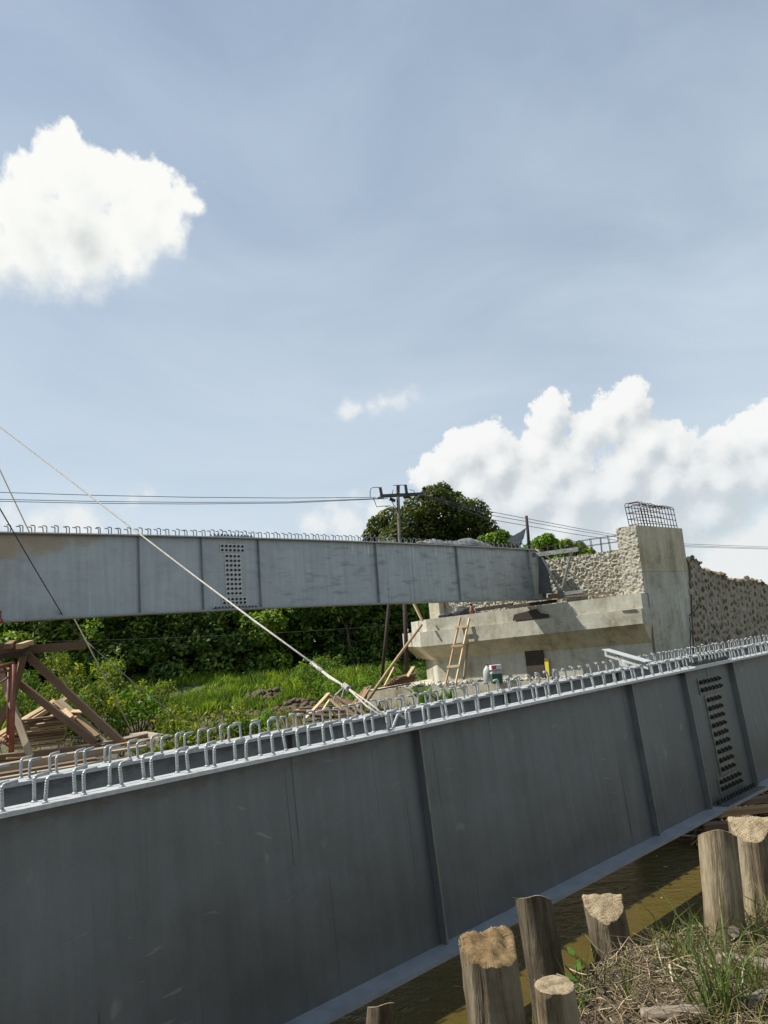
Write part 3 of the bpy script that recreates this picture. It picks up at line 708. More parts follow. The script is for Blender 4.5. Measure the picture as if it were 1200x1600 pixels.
def tier(name, fo, ls, bl, z0, z1, m, fo2=None, ls2=None, bw=2.4, re=0.0):
    """front offset fo (forward +), inset ls at left; bl = left back point shift; z pairs (left, right)"""
    fo2 = fo if fo2 is None else fo2; ls2 = ls if ls2 is None else ls2
    q = []
    for (f_, l_, zz) in ((fo2, ls2, z0), (fo, ls, z1)):
        FL = Ll - fu * l_ + fn * f_; FR = Cc + fn * f_ + dN * max(f_, 0) * 0 - fu * re
        BR = Cc + dF * (bw / 0.98); BL = FL - fn * bw + fu * bl
        for pt, z in ((FL, zz[0]), (FR, zz[1]), (BR, zz[1]), (BL, zz[0])): q.append((pt[0], pt[1], z))
    mb = MB().hexa(q)
    return part(name, mb, m, ab)
lo = zf - 0.0
tier('bearing_shelf', -0.14, 0.20, 2.50, (zl[0] - 0.01, zl[1] - 0.01), zc, 'concrete', bw=2.7)
tier('corbel', 0.0, 0.0, 2.66, zb, zl, 'concrete', bw=2.7)
tier('haunch', -0.004, 0.004, 2.62, zh, (zb[0] - .001, zb[1] - .001), 'concrete_ochre', fo2=-0.50, ls2=0.25, bw=2.7)
tier('stem_wall', -0.503, 0.255, 2.2, (lo - 0.2, lo - 0.2), (zh[0] - .001, zh[1] - .001), 'concrete', bw=2.6)
# footing with its own front line
fz = zf
g0 = Pz(573, 1078, fz); g1 = Pz(758, 1068, fz); gd = unit(g1 - g0)
g2 = g0 + gd * 8.6; bk = np.array([-fn[0], -fn[1], 0])
FZ = fz - 1.5
foot = MB().hexa([(*g0[:2], FZ), (*g2[:2], FZ), (*(g2 + bk * 5.2)[:2], FZ), (*(g0 + bk * 4.6 + fu * 0)[:2], FZ), (*g0[:2], fz), (*g2[:2], fz), (*(g2 + bk * 5.2)[:2], fz), (*(g0 + bk * 4.6)[:2], fz)])
part('footing', foot, 'concrete_pale', ab)
# right hand return of the stem, flush under the wing wall
SIDE = 3.22
body = MB()
q0 = Cc + dF * 0.50 + fu * 0.0; q1 = Cc + dF * SIDE; q2 = q1 + nF * 1.0; q3 = q0 + nF * 1.0 + dF * 1.0
bz0 = EYE - 3.4; bz1 = zc[1] - 0.012
rr = np.array([0.6849, -0.7287, 0]) * 0.006
body.hexa([(*(q + (rr if i < 2 else 0))[:2], bz0) for i, q in enumerate((q0, q1, q2, q3))] + [(*(q + (rr if i < 2 else 0))[:2], bz1) for i, q in enumerate((q0, q1, q2, q3))])
part('side_wall', body, 'concrete', ab)

def rough_sheet(fun, nu, nv, amp, sc, seed):
    """grid of chipped concrete: fun(u,v) -> point, normal"""
    uu, vv = np.meshgrid(np.linspace(0, 1, nu), np.linspace(0, 1, nv), indexing='ij')
    Pn, Nn = fun(uu, vv)
    q = Pn * sc + seed
    q2 = q + 0.8 * (np.stack([fbm(q * 0.7 + k * 11, 2) for k in range(3)], -1) - 0.5)
    n = fbm(q2 * np.array([1, 1, 1.35]), 3, 0.55)
    r = np.abs(n - 0.5) * 2.0
    hgt = np.clip(1 - r * 2.2, 0, 1) ** 1.5 * amp + (fbm(q * 2.6, 2) - 0.5) * amp * 0.6
    V = (Pn + Nn * hgt[..., None]).reshape(-1, 3)
    i = np.arange(nu * nv).reshape(nu, nv)
    Fq = np.stack([i[:-1, :-1], i[1:, :-1], i[1:, 1:], i[:-1, 1:]], -1).reshape(-1, 4)
    return V, Fq
# wing wall (upper block): smooth outer face along the road, chipped end face
ZW = P(1000, 820, 20.85 * KA)[2]
w0 = Cc + dF * 0.36; wl = SIDE - 0.36; wt = 0.67
wing = MB()
c0, c1, c2, c3 = w0, w0 + dF * wl, w0 + dF * wl + nF * wt, w0 + nF * wt
ZJ = P(1040, 895, 22.6 * KA)[2]
wing.hexa([(*q[:2], bz1) for q in (c0, c1, c2, c3)] + [(*q[:2], ZJ - 0.006) for q in (c0, c1, c2, c3)])
part('wing_wall', wing, 'concrete', ab)
wing = MB(); k_in = np.array([-0.6849, 0.7287, 0]) * 0.012
wing.hexa([(*(q + (k_in if i < 2 else 0))[:2], ZJ + 0.002) for i, q in enumerate((c0, c1, c2, c3))] + [(*(q + (k_in if i < 2 else 0))[:2], ZW) for i, q in enumerate((c0, c1, c2, c3))])
part('wing_wall', wing, 'concrete_ochre', ab)
def fend(u, v):
    return (c0 - dF * 0.012 + nF * wt * u[..., None] + np.array([0, 0, 1.]) * (v[..., None] * (ZW - bz1 - 0.0)) + np.array([0, 0, bz1 - 0 * EYE]) * np.array([0, 0, 1]) * 1.0 - np.array([0, 0, 1]) * c0[2], -dF + 0 * u[..., None])
V, Fq = rough_sheet(fend, 26, 80, 0.045, 14, 2.0)
me = np_mesh('chipped_face', [tuple(inv_of(ab) @ Vector(p)) for p in V], Fq, False); link('chipped_face', me, 'chipped_concrete', ab)
# back wall
ZB = P(937, 866.5, 22.75 * KA)[2]
bA = w0 + nF * (wt - 0.06) + dF * 0.95; bB = bA + fu * 7.05
bA[2] = bB[2] = 0
back = MB(); th = 0.35
back.hexa([(*q[:2], zc[0] - 0.2) for q in (bA, bB, bB - fn * th, bA - fn * th)] + [(*q[:2], ZB) for q in (bA, bB, bB - fn * th, bA - fn * th)])
part('back_wall', back, 'chipped_concrete', ab)
def fback(u, v):
    zz = (zc[0] - 0.15) + v * (ZB + 0.0 - zc[0] + 0.15)
    p = bA + (bB - bA) * u[..., None]; p = p.copy(); p[..., 2] = zz
    return p + fn * 0.012, fn + 0 * u[..., None]
V, Fq = rough_sheet(fback, 330, 74, 0.06, 11, 0.0)
Vn = np.array(V)
me = np_mesh('chipped_face', [tuple(inv_of(ab) @ Vector(p)) for p in Vn], Fq, False); link('chipped_face', me, 'chipped_concrete', ab)
# lumpy broken top edge of the back wall
mb = MB()
for k in range(70):
    s = k / 69; p = bA + (bB - bA) * s - fn * 0.15; 
    p = np.array([p[0], p[1], ZB - 0.05]); r = random.uniform(0.08, 0.13)
    mb.hexa([tuple(p + np.array([a * r * random.uniform(.8, 1.3), b * r * random.uniform(.8, 1.3), c_ * random.uniform(0.06, 0.12)])) for c_ in (-1, 1) for a, b in ((-1, -1), (1, -1), (1, 1), (-1, 1))])
part('broken_edge', mb, 'chipped_concrete', ab)
# block at the far left of the shelf
pb = Ppl(672, 968, Ll - fn * 1.0, fn)
mb = MB(); q = pb.copy(); a_ = -fu * 0.42; z1_ = q[2] + 0.75
mb.hexa([(*(q + k)[:2], zc[0] - 0.1) for k in (0 * fu, a_, a_ - fn * .5, -fn * .5)] + [(*(q + k)[:2], z1_) for k in (0 * fu, a_, a_ - fn * .5, -fn * .5)])
part('end_block', mb, 'concrete_pale', ab)
# reinforcement cage on the wing wall
def stir(parent, pts, r=0.009, name='stirrup'):
    return part(name, MB().tube(pts, r, 5), 'rust', parent)
ins = 0.07; CH = 0.77; NST = 12
lean = -dF * 0.20 * 0.0 
for k in range(NST):
    s = 0.66 + (wl - 0.78) * k / (NST - 1); b0 = w0 + dF * s
    zt = ZW + CH + random.uniform(-0.015, 0.015) - 0.06 * (k / (NST - 1)); ln = -dF * 0.10 * (1 - 0.35 * k / (NST - 1)) + nF * 0.02
    A = b0 + nF * 0.10; B = b0 + nF * (wt - 0.09)
    p = [np.array([*A[:2], ZW - .03]), np.array([*(A + ln)[:2], zt - .05]), np.array([*(A + ln + nF * .03)[:2], zt - 0.01]), np.array([*(B + ln - nF * .03)[:2], zt]), np.array([*(B + ln)[:2], zt - .05]), np.array([*B[:2], ZW - .03])]
    stir(ab, p, 0.0125)
for row in range(4):
    z = ZW + 0.10 + 0.185 * row; f_ = (z - ZW) / CH
    for off in (0.115, wt - 0.105):
        a = w0 + nF * off + dF * (0.62 - 0.10 * f_); b = w0 + nF * off + dF * (wl - 0.08 - 0.07 * f_)
        stir(ab, [np.array([*a[:2], z]), np.array([*((a + b) / 2)[:2], z + random.uniform(-.02, .02)]), np.array([*b[:2], z - 0.05 * f_])], 0.0115, 'rebar')
    a = w0 + nF * .12 + dF * (0.62 - .10 * f_); b = w0 + nF * (wt - .11) + dF * (0.62 - .10 * f_)
    stir(ab, [np.array([*a[:2], z]), np.array([*b[:2], z])], 0.0115, 'rebar')
# bars standing out of the back wall
for k in range(21):
    s = 0.22 + k * 0.30
    for dd in (0.07, 0.29):
        b0 = bA + fu * (s + (0.11 if dd > .2 else 0)) - fn * dd
        h = 0.52 + random.uniform(-.04, .05); tl = fu * random.uniform(-.02, .05)
        stir(ab, [np.array([*b0[:2], ZB - 0.1]), np.array([*(b0 + tl)[:2], ZB + h])], 0.011, 'rebar')
for dd in (0.065, 0.30):
    for z in (0.30, 0.50):
        a = bA - fn * dd; b = bA + fu * 6.5 - fn * dd
        stir(ab, [np.array([*(a + (b - a) * s)[:2], ZB + z + 0.02 * sin(9 * s)]) for s in np.linspace(0, 1, 9)], 0.008, 'rebar')

# ------------------------------------------------------------------ stone retaining wall beyond the wing
rwA = Cc + dF * (SIDE + 0.03) + np.array([0.6849, -0.7287, 0]) * 0.06
rw = empty('retaining_wall', (*rwA[:2], EYE - 3.0), 'cracked rubble stone retaining wall right of the concrete wing wall', 'wall')
rn = np.array([0.6849, -0.7287, 0])
prof_px = [(1072, 876), (1080, 874.5), (1090, 877), (1098, 890), (1108, 892), (1120, 896), (1128, 897), (1140, 905), (1150, 908), (1162, 907), (1175, 906), (1188, 910), (1200, 915), (1230, 917), (1270, 917)]
prof = []
for px, py in prof_px:
    q = Ppl(px, py, rwA, rn); prof.append((float(np.dot(q - rwA, dF)), q[2]))
prof[0] = (0.0, prof[0][1])
pt = np.array([p[0] for p in prof]); pzv = np.array([p[1] for p in prof])
def wtop(t): return float(np.interp(t, pt, pzv))
TL = float(pt[-1])
def lap(z): return 0.62 * max(0.0, min(1.0, (EYE + 1.3 - z) / 3.0))
nt, nzv = 150, 46
tt = np.linspace(0, TL, nt); V = []
for t in tt:
    zt = wtop(t)
    for k in range(nzv):
        z = EYE - 3.3 + (zt - (EYE - 3.3)) * k / (nzv - 1); t2 = t - lap(z) * (1 - t / TL)
        d_ = (fbm(np.array([t2 * 5, z * 5, 3.3]), 3) - 0.5) * 0.035
        q = rwA + dF * t2 + rn * d_; V.append((q[0], q[1], z))
i_ = np.arange(nt * nzv).reshape(nt, nzv); Fq = np.stack([i_[:-1, :-1], i_[1:, :-1], i_[1:, 1:], i_[:-1, 1:]], -1).reshape(-1, 4)
M_ = inv_of(rw)
link('mortar_face', np_mesh('mortar_face', [tuple(M_ @ Vector(p)) for p in V], Fq, True), 'mortar', rw)
# solid wall behind the face
mb = MB()
for k in range(nt - 1):
    pass
core = MB(); Vc = []; S = 40; ts_ = np.linspace(0, TL, S)
for t in ts_:
    a = rwA + dF * t - rn * 0.06; b = a - rn * 0.5; zt = wtop(t) - 0.03
    Vc += [(*a[:2], EYE - 3.3), (*b[:2], EYE - 3.3), (*b[:2], zt), (*a[:2], zt)]
core.add(Vc, [(3, 2, 1, 0), tuple((S - 1) * 4 + k for k in range(4))] + [(i * 4 + k, i * 4 + (k + 1) % 4, (i + 1) * 4 + (k + 1) % 4, (i + 1) * 4 + k) for i in range(S - 1) for k in range(4)])
part('wall_core', core, 'mortar', rw)
STONES = []
rs_ = np.random.default_rng(61)
for s in range(12):
    bm = bmesh.new(); m_ = 13 + s % 4
    for k in range(m_):
        a_ = 2 * pi * (k + rs_.uniform(-.3, .3)) / m_; r_ = rs_.uniform(.78, 1.08) * (1.0 if k % 2 else .82); f_ = rs_.uniform(-.2, .5)
        bm.verts.new((cos(a_) * r_, -f_, sin(a_) * r_ * rs_.uniform(.75, 1.1)))
    for k in range(7):
        a_ = rs_.uniform(0, 6.28); r_ = rs_.uniform(.1, .68); bm.verts.new((cos(a_) * r_, -rs_.uniform(.8, 1.15), sin(a_) * r_))
    for k in range(4): bm.verts.new((rs_.uniform(-.5, .5), .8, rs_.uniform(-.5, .5)))
    bmesh.ops.convex_hull(bm, input=bm.verts[:])
    for v in [v for v in bm.verts if not v.link_faces]: bm.verts.remove(v)
    me = bpy.data.meshes.new('stone'); bm.to_mesh(me); bm.free(); me.materials.append(MATS['stone'])
    STONES.append(me)
ex = Vector(dF); ey = Vector(-rn); ez = Vector((0, 0, 1))
def put_stone(t, z, w, h, dep, proud, roll):
    q = rwA + dF * t + rn * proud
    R_ = Matrix((ex, ey, ez)).transposed().to_4x4()
    o = bpy.data.objects.new('stone', random.choice(STONES)); COL.objects.link(o); o.parent = rw
    o.matrix_basis = M_ @ Matrix.Translation((q[0], q[1], z)) @ R_ @ Matrix.Rotation(roll, 4, 'Y') @ Matrix.Diagonal((w, dep, h, 1)) @ Matrix.Rotation(random.choice((0, pi)), 4, 'Y')
cnt = 0; t = 0.10
while t < min(TL, 7.6) and cnt < 268:
    w = random.uniform(0.085, 0.14) if t < 2.4 else random.uniform(0.12, 0.19)
    z = EYE - 1.75 + random.uniform(0, 0.12)
    while z < wtop(t) - 0.06 and cnt < 268:
        h = random.uniform(0.10, 0.17)
        put_stone(t - lap(z) * (1 - t / 8) + random.uniform(-.05, .05), z + h, w * random.uniform(0.62, 1.12), h * 1.02 * random.uniform(.75, 1.08), 0.075, random.uniform(-0.062, -0.034), random.uniform(-.5, .5)); cnt += 1
        z += 2 * h * 0.92
    t += 2 * w * 0.93
for k in range(30):      # loose coping stones along the broken top
    t = 0.08 + (min(TL, 7.8) - 0.1) * k / 29; r = random.uniform(0.07, 0.13)
    put_stone(t, wtop(t) - 0.01, r * 1.1, r, 0.22, -0.16 + random.uniform(-.05, .06), random.uniform(-1, 1))
# the crack that climbs away from the joint
crk = [(1079, 1022), (1079, 990), (1077.5, 970), (1078, 962), (1085, 956), (1090, 950), (1093, 942), (1097, 934), (1100, 932.5)]
mb = MB(); pts = []; crw = []
for i in range(len(crk) - 1):
    for k in range(5):
        s_ = k / 5; px = crk[i][0] + (crk[i + 1][0] - crk[i][0]) * s_ + random.uniform(-.8, .8); py = crk[i][1] + (crk[i + 1][1] - crk[i][1]) * s_ + random.uniform(-.6, .6)
        pts.append(Ppl(px, py, rwA + rn * 0.022, rn)); crw.append(random.uniform(.012, .026) * (1 - .06 * i))
mb.tube(pts, crw, 4, smooth=False); part('crack', mb, 'tarp_black', rw)
# approach fill behind the walls
em = MB(); e0 = bA - fn * 0.4 + fu * 7.0; e1 = bA - fn * 0.4; e2 = rwA + dF * 16 - rn * 0.6; e3 = e2 + nF * 9
TZ = EYE + 0.62
em.hexa([(*q[:2], EYE - 3.4) for q in (e1, e2, e3, e0)] + [(*q[:2], TZ) for q in (e1, e2, e3, e0)])
fill = link('approach_embankment', em.mesh('approach_embankment'), 'soil'); tag(fill, kind='structure', label='earth fill of the bridge approach behind the walls')

# ------------------------------------------------------------------ foliage helpers
def leaf_cloud(clumps, n, size, rng, up=0.75, aspect=0.5, shell=0.55, droop=0.0):
    """leaf-shaped quads through a set of ellipsoid clumps [(centre, radii)]"""
    vol = np.array([r[0] * r[1] * r[2] for _, r in clumps]) ** (2 / 3); vol = vol / vol.sum()
    which = rng.choice(len(clumps), n, p=vol)
    Cn = np.array([c for c, _ in clumps])[which]; Rd = np.array([r for _, r in clumps])[which]
    d = rng.normal(size=(n, 3)); d /= np.linalg.norm(d, axis=1, keepdims=True)
    # ragged surface of twigs
    k = shell + (1 - shell) * rng.random(n) ** 0.6
    lump = 0.80 + 0.42 * fbm(d * 2.2 + which[:, None] * 3.7 + 20, 3)
    pos = Cn + d * Rd * (k * lump)[:, None]
    nrm = d * 0.8 + rng.normal(size=(n, 3)) * 0.75 + np.array([0, 0, up]); nrm /= np.linalg.norm(nrm, axis=1, keepdims=True)
    a = rng.normal(size=(n, 3)) + np.array([0, 0, -droop]); a -= nrm * (a * nrm).sum(1, keepdims=True); a /= np.linalg.norm(a, axis=1, keepdims=True) + 1e-9
    b = np.cross(nrm, a); s = size * (0.6 + 0.8 * rng.random(n))[:, None]
    tip = pos + a * s; base = pos - a * s; fold = nrm * s * 0.18
    l = pos + b * s * aspect + fold; r = pos - b * s * aspect + fold
    V = np.stack([base, l, tip, r], 1).reshape(-1, 3)
    return V, np.arange(4 * n).reshape(n, 4)
def trunk_mb(base, top, r0, r1, limbs):
    mb = MB(); pts = []
    base = np.asarray(base, float); top = np.asarray(top, float)
    for s in np.linspace(0, 1, 5): pts.append(base + (top - base) * s + np.array([sin(s * 5), cos(s * 4), 0]) * 0.04 * np.linalg.norm(top - base) * s * (1 - s) * 2)
    mb.tube(pts, list(np.linspace(r0, r1, 5)), 7)
    for e in limbs:
        e = np.asarray(e, float); st = base + (top - base) * random.uniform(0.45, 0.95)
        m = (st + e) / 2 + np.array([0, 0, 0.1 * np.linalg.norm(e - st)])
        mb.tube([st, m, e], [r1 * 0.8, r1 * 0.5, r1 * 0.2], 5)
    return mb
def make_tree(name, base, clumps, n, size, leaf, label, cat, group=None, rng=None, tr=0.14, **kw):
    rng = rng or np.random.default_rng(1)
    base = np.asarray(base, float); o = empty(name, base, label, cat, group)
    cl = [(np.asarray(c) - base, r) for c, r in clumps]
    V, Fq = leaf_cloud(cl, n, size, rng, **kw)
    link('crown', np_mesh('crown', V, Fq), leaf, o)
    cm = np.mean([c for c, _ in cl], axis=0)
    lpart('trunk', trunk_mb((0, 0, -0.3), (cm[0] * 0.8, cm[1] * 0.8, cm[2]), tr, tr * 0.5, [c for c, _ in cl][:9]), 'trunk', o)
    return o
def copy_tree(src, loc, rotz, sc, label, group=None):
    r = src.copy(); COL.objects.link(r); r.location = tuple(map(float, loc)); r.rotation_euler = (0, 0, rotz); r.scale = (sc[0], sc[0], sc[1])
    r['label'] = label
    if group: r['group'] = group
    for ch in list(src.children):
        c = ch.copy(); COL.objects.link(c); c.parent = r; c.matrix_parent_inverse = Matrix.Identity(4); c.matrix_basis = ch.matrix_basis
    return r

# the tall spreading tree behind the abutment, clump by clump
TY = 60.0
bigl = [(682, 783, 24), (655, 795, 24), (705, 785, 20), (720, 800, 26), (742, 803, 24), (688, 812, 34), (640, 815, 28), (612, 812, 22), (592, 822, 19), (665, 835, 34),
        (625, 842, 30), (700, 845, 36), (738, 832, 30), (758, 828, 20), (580, 838, 15), (690, 768, 16), (670, 772, 14), (650, 860, 40), (720, 865, 40)]
cl = []
for i, (px, py, r) in enumerate(bigl):
    Yc = TY + (((i * 37) % 10) - 5) * 0.45; R_ = r * Yc / 1200
    cl.append((P(px, py, Yc), (R_ * 1.05, R_ * 1.15, R_ * 0.95)))
b_ = P(676, 990, TY); b_[2] = gz(b_[0], b_[1])
make_tree('broadleaf_tree', b_, cl, 21000, 0.17, 'leaf_olive', 'tall dark round-crowned tree standing behind the utility pole', 'tree', None, np.random.default_rng(2), 0.35)
def small_tree(px, blist, Y, n, size, leaf, label, group, seed, name='small_tree'):
    cl = [(P(a, b, Y + ((k * 7) % 5 - 2) * 0.3), (r * Y / 1200 * 1.1, r * Y / 1200 * 1.1, r * Y / 1200)) for k, (a, b, r) in enumerate(blist)]
    b_ = P(px, 985, Y); b_[2] = gz(b_[0], b_[1])
    return make_tree(name, b_, cl, n, size, leaf, label, 'tree', group, np.random.default_rng(seed), 0.12)
small_tree(785, [(783, 840, 12), (768, 845, 12), (800, 850, 14), (782, 858, 18), (756, 846, 10)], 52, 2600, 0.15, 'leaf_mid', 'small dark green tree between the tall tree and the post with tarp', 'small trees behind the abutment', 3)
small_tree(850, [(855, 845, 11), (842, 852, 12), (866, 852, 11), (832, 862, 14), (855, 868, 18), (822, 868, 12)], 46, 3000, 0.14, 'leaf_fresh', 'bright green small tree just right of the post with tarp', 'small trees behind the abutment', 4)
small_tree(905, [(885, 852, 9), (905, 858, 11), (890, 868, 14), (918, 868, 12), (930, 876, 12), (878, 872, 12), (940, 884, 9)], 44, 3000, 0.14, 'leaf_mid', 'low green tree behind the starter bars of the back wall', 'small trees behind the abutment', 5)

# far river bank: a belt of dense trees
protos = []
for s in range(5):
    rg = np.random.default_rng(30 + s)
    cl = []
    for k in range(13):
        a = rg.random() * 6.28; rr_ = 1.55 * rg.random() ** 0.5; h = 0.6 + 4.3 * rg.random() ** 0.8
        q = 0.55 + 0.55 * rg.random(); cl.append(((cos(a) * rr_, sin(a) * rr_, h), (q, q, q * 0.8)))
    protos.append((cl, rg))
belt = []
rb = np.random.default_rng(77)
spots = []
for row, (Y0, px0, px1, st) in enumerate(((38.6, -70, 690, 46), (41.5, -95, 700, 44), (45.5, -90, 700, 50))):
    px = px0
    while px < px1:
        spots.append((px + rb.normal() * 9, Y0 + rb.normal() * 0.6, row)); px += st * (0.85 + 0.3 * rb.random())
first = {}
rank = [0, 0, 0]
def belt_label(px, row):
    k = rank[row]; rank[row] += 1
    return '%s tree from the left in the %s row of the riverbank belt' % (ORD[k], ['front', 'middle', 'back'][row])
for i, (px, Y, row) in enumerate(spots):
    q = P(px, 1060, Y); z = gz(q[0], Y)
    pr = int(rb.integers(0, 5)); sc = (0.95 + 0.3 * rb.random(), (0.92 + 0.22 * rb.random()) * (1.0 if row == 0 else 1.12 if row == 1 else 1.2))
    if px < 110: sc = (sc[0], sc[1] * (0.83 if row else 0.9))
    leaf = ['leaf_mid', 'leaf_dark', 'leaf_mid', 'leaf_dark', 'leaf_mid'][pr]
    lab = belt_label(px, row)
    if pr not in first:
        cl, rg = protos[pr]
        o = make_tree('riverbank_tree', (0, 0, 0), cl, 6200, 0.125, leaf, lab, 'tree', 'trees in the belt on the far bank', rg, 0.09)
        o.location = (q[0], Y, z); o.rotation_euler = (0, 0, rb.random() * 6.28); o.scale = (sc[0], sc[0], sc[1]); first[pr] = o
    else:
        copy_tree(first[pr], (q[0], Y, z), rb.random() * 6.28, sc, lab)

# shrubs with longer leaves on the near side of the ditch
def shrub(px, py, Y, w, h, n, leaf, label, seed, size=0.075, group='shrubs on the low ground', name='shrub'):
    b = P(px, py, Y); b[2] = gz(b[0], b[1]); rg = np.random.default_rng(seed); cl = []
    for k in range(9):
        a = rg.random() * 6.28; r_ = w * 0.5 * rg.random() ** 0.5; hh = h * (0.25 + 0.7 * rg.random())
        q = w * (0.16 + 0.14 * rg.random()); cl.append((b + np.array([cos(a) * r_, sin(a) * r_, hh]), (q, q, q * 0.9)))
    o = empty(name, b, label, 'shrub', group)
    V, Fq = leaf_cloud([(c - b, r) for c, r in cl], n, size, rg, aspect=0.3, shell=0.2, up=0.2)
    link('foliage', np_mesh('foliage', V, Fq), leaf, o)
    mb = MB()
    for c, r in cl: mb.tube([(0, 0, -0.15), tuple((c - b) * 0.5 + np.array([0, 0, 0.1])), tuple(c - b)], [0.025, 0.015, 0.007], 4)
    lpart('stem', mb, 'trunk', o); return o
SH = [(150, 1130, 20.5, 1.5, 1.5, 1100, 'leaf_yellow', 'yellow-green leafy shrub right behind the foot of the timber braces', 1),
      (185, 1125, 21.5, 1.6, 1.7, 1300, 'leaf_yellow', 'broad yellow-green shrub behind the taut rope anchor', 2),
      (215, 1130, 21.0, 1.3, 1.3, 1000, 'leaf_fresh', 'light green shrub right of the taut rope anchor', 3),
      (245, 1128, 21.5, 1.3, 1.35, 900, 'leaf_yellow', 'yellow-green shrub furthest right of the row by the rope anchor', 4),
      (120, 1120, 23.0, 1.6, 2.5, 1500, 'leaf_yellow', 'tall yellow-green shrub rising between the two timber braces', 5),
      (140, 1105, 24.0, 1.5, 2.2, 1300, 'leaf_mid', 'mid-green shrub behind the upper timber brace', 6),
      (60, 1110, 22.0, 2.0, 1.9, 1300, 'leaf_yellow', 'yellow-green shrub behind the leaning plank pile', 7),
      (30, 1105, 23.0, 1.6, 2.1, 1300, 'leaf_mid', 'mid-green shrub behind the red steel frame', 8),
      (95, 1125, 21.0, 1.3, 0.9, 800, 'leaf_mid', 'low green shrub between the plank pile and the braces', 9),
      (545, 1068, 31.0, 2.2, 1.7, 1600, 'leaf_fresh', 'light green bush right of the slanting white rope', 10),
      (590, 1060, 31.5, 2.2, 1.8, 1600, 'leaf_fresh', 'light green bush between the rope and the rusty post', 11),
      (625, 1058, 32.5, 1.8, 1.7, 1300, 'leaf_fresh', 'light green bush behind the two rusty posts', 12),
      (575, 1085, 27.0, 1.4, 1.0, 900, 'leaf_yellow', 'yellow-green bush behind the scattered formwork boards', 13),
      (500, 1075, 33.5, 2.0, 1.5, 1300, 'leaf_mid', 'mid-green bush under the slanting white rope', 14),
      (300, 1160, 16.5, 1.0, 0.6, 500, 'leaf_yellow', 'low yellowish plant behind the hooks, left of the rope knot', 15),
      (345, 1150, 17.5, 1.2, 0.65, 600, 'leaf_yellow', 'low yellowish plant behind the hooks below the far splice', 16),
      (235, 1170, 15.0, 0.7, 0.45, 350, 'leaf_yellow', 'small yellowish fern at the right end of the long planks', 17),
      (390, 1140, 18.0, 1.2, 0.6, 600, 'leaf_fresh', 'low fresh green plant on the mud left of the formwork boards', 18),
      (280, 1150, 19.0, 1.2, 0.8, 600, 'leaf_yellow', 'yellowish plant beside the muddy ditch', 19),
      (50, 1215, 12.2, 0.6, 0.35, 200, 'leaf_fresh', 'small plant under the long planks behind the hooks', 20)]
for a in SH: shrub(*a)
# broad-bladed plants in front of the footing
def blade_plant(px, py, Y, n, L, label, seed, wd=0.035, leaf='leaf_fresh', spread=0.8, cat='plant', group='leafy plants in front of the footing', name='leafy_plant'):
    rg = np.random.default_rng(seed); b = P(px, py, Y); b[2] = gz(b[0], b[1]) if py is None else b[2]
    o = empty(name, b, label, cat, group)
    for k in range(n):
        a = rg.random() * 6.28; e = spread * (0.25 + 0.75 * rg.random()); l = L * (0.6 + 0.5 * rg.random()); w = wd * (0.7 + 0.6 * rg.random())
        d = np.array([cos(a), sin(a), 0]); sd = np.array([-sin(a), cos(a), 0]); V = []; m = 5
        for i in range(m):
            s = i / (m - 1); p = d * l * e * s ** 1.5 * 0.8 + np.array([0, 0, l * (s - 0.45 * e * s * s)]); ww = w * (sin(pi * min(1, 0.18 + 0.82 * s)) ** 0.8) if i < m - 1 else 0.001
            V += [p - sd * ww, p + sd * ww]
        mb = MB().add(V, [(2 * i, 2 * i + 1, 2 * i + 3, 2 * i + 2) for i in range(m - 1)])
        lpart('leaf', mb, leaf, o)
    return o
blade_plant(662, 1108, 22.8, 20, 0.98, 'tallest long-leaved plant in front of the footing, left of three', 5, 0.06)
blade_plant(688, 1106, 22.8, 14, 0.72, 'long-leaved green plant in front of the footing, middle of three', 6, 0.06)
blade_plant(708, 1104, 22.8, 13, 0.70, 'long-leaved green plant in front of the footing, right of three', 7, 0.04)
blade_plant(245, 1100, 26, 14, 0.95, 'tall palm-like seedling with upright fronds by the ditch', 8, 0.05, 'leaf_yellow', 0.6, group='fronded plants by the ditch')
blade_plant(225, 1102, 24, 12, 0.8, 'reddish yellow frond plant left of the palm-like seedling', 9, 0.05, 'leaf_yellow', 0.9, group='fronded plants by the ditch')
blade_plant(448, 1140, 19, 10, 0.7, 'slim yellow-green plant at the left end of the formwork heap', 12, 0.03, 'leaf_yellow', 0.5, group='fronded plants by the ditch')

# ------------------------------------------------------------------ grass
def blades(pos, h, w, rng, bend=0.5):
    n = len(pos); a = rng.random(n) * 6.283; d = np.stack([np.cos(a), np.sin(a), 0 * a], -1)
    b = rng.random(n) * 6.283; e = np.stack([np.cos(b), np.sin(b), 0 * b], -1) * (bend * (0.3 + rng.random(n)))[:, None] * h[:, None]
    up = np.zeros((n, 3)); up[:, 2] = h
    wv = d * w[:, None]
    mid = pos + up * 0.58 + e * 0.3; tip = pos + up * 0.96 + e
    V = np.stack([pos - wv, pos + wv, mid + wv * 0.8, mid - wv * 0.8, tip], 1).reshape(-1, 3)
    i = np.arange(n)[:, None] * 5
    Ft = np.concatenate([i + np.array([[0, 1, 2]]), i + np.array([[0, 2, 3]]), i + np.array([[3, 2, 4]])], 1).reshape(-1, 3)
    return V, Ft
rg = np.random.default_rng(91)
N = 80000
gxp = rg.uniform(-27, 3.5, N); gyp = rg.uniform(30.0, 38.5, N)
den = fbm(np.stack([gxp * 0.5, gyp * 0.7, 0 * gxp + 2], -1), 3)
hh = ground_h(gxp, gyp)
keep = (den > 0.36) & (hh > -2.72) & ~((np.abs(gxp + 5.6) < 0.9) & (gyp < 33.0))
gxp, gyp, hh, den = gxp[keep], gyp[keep], hh[keep], den[keep]
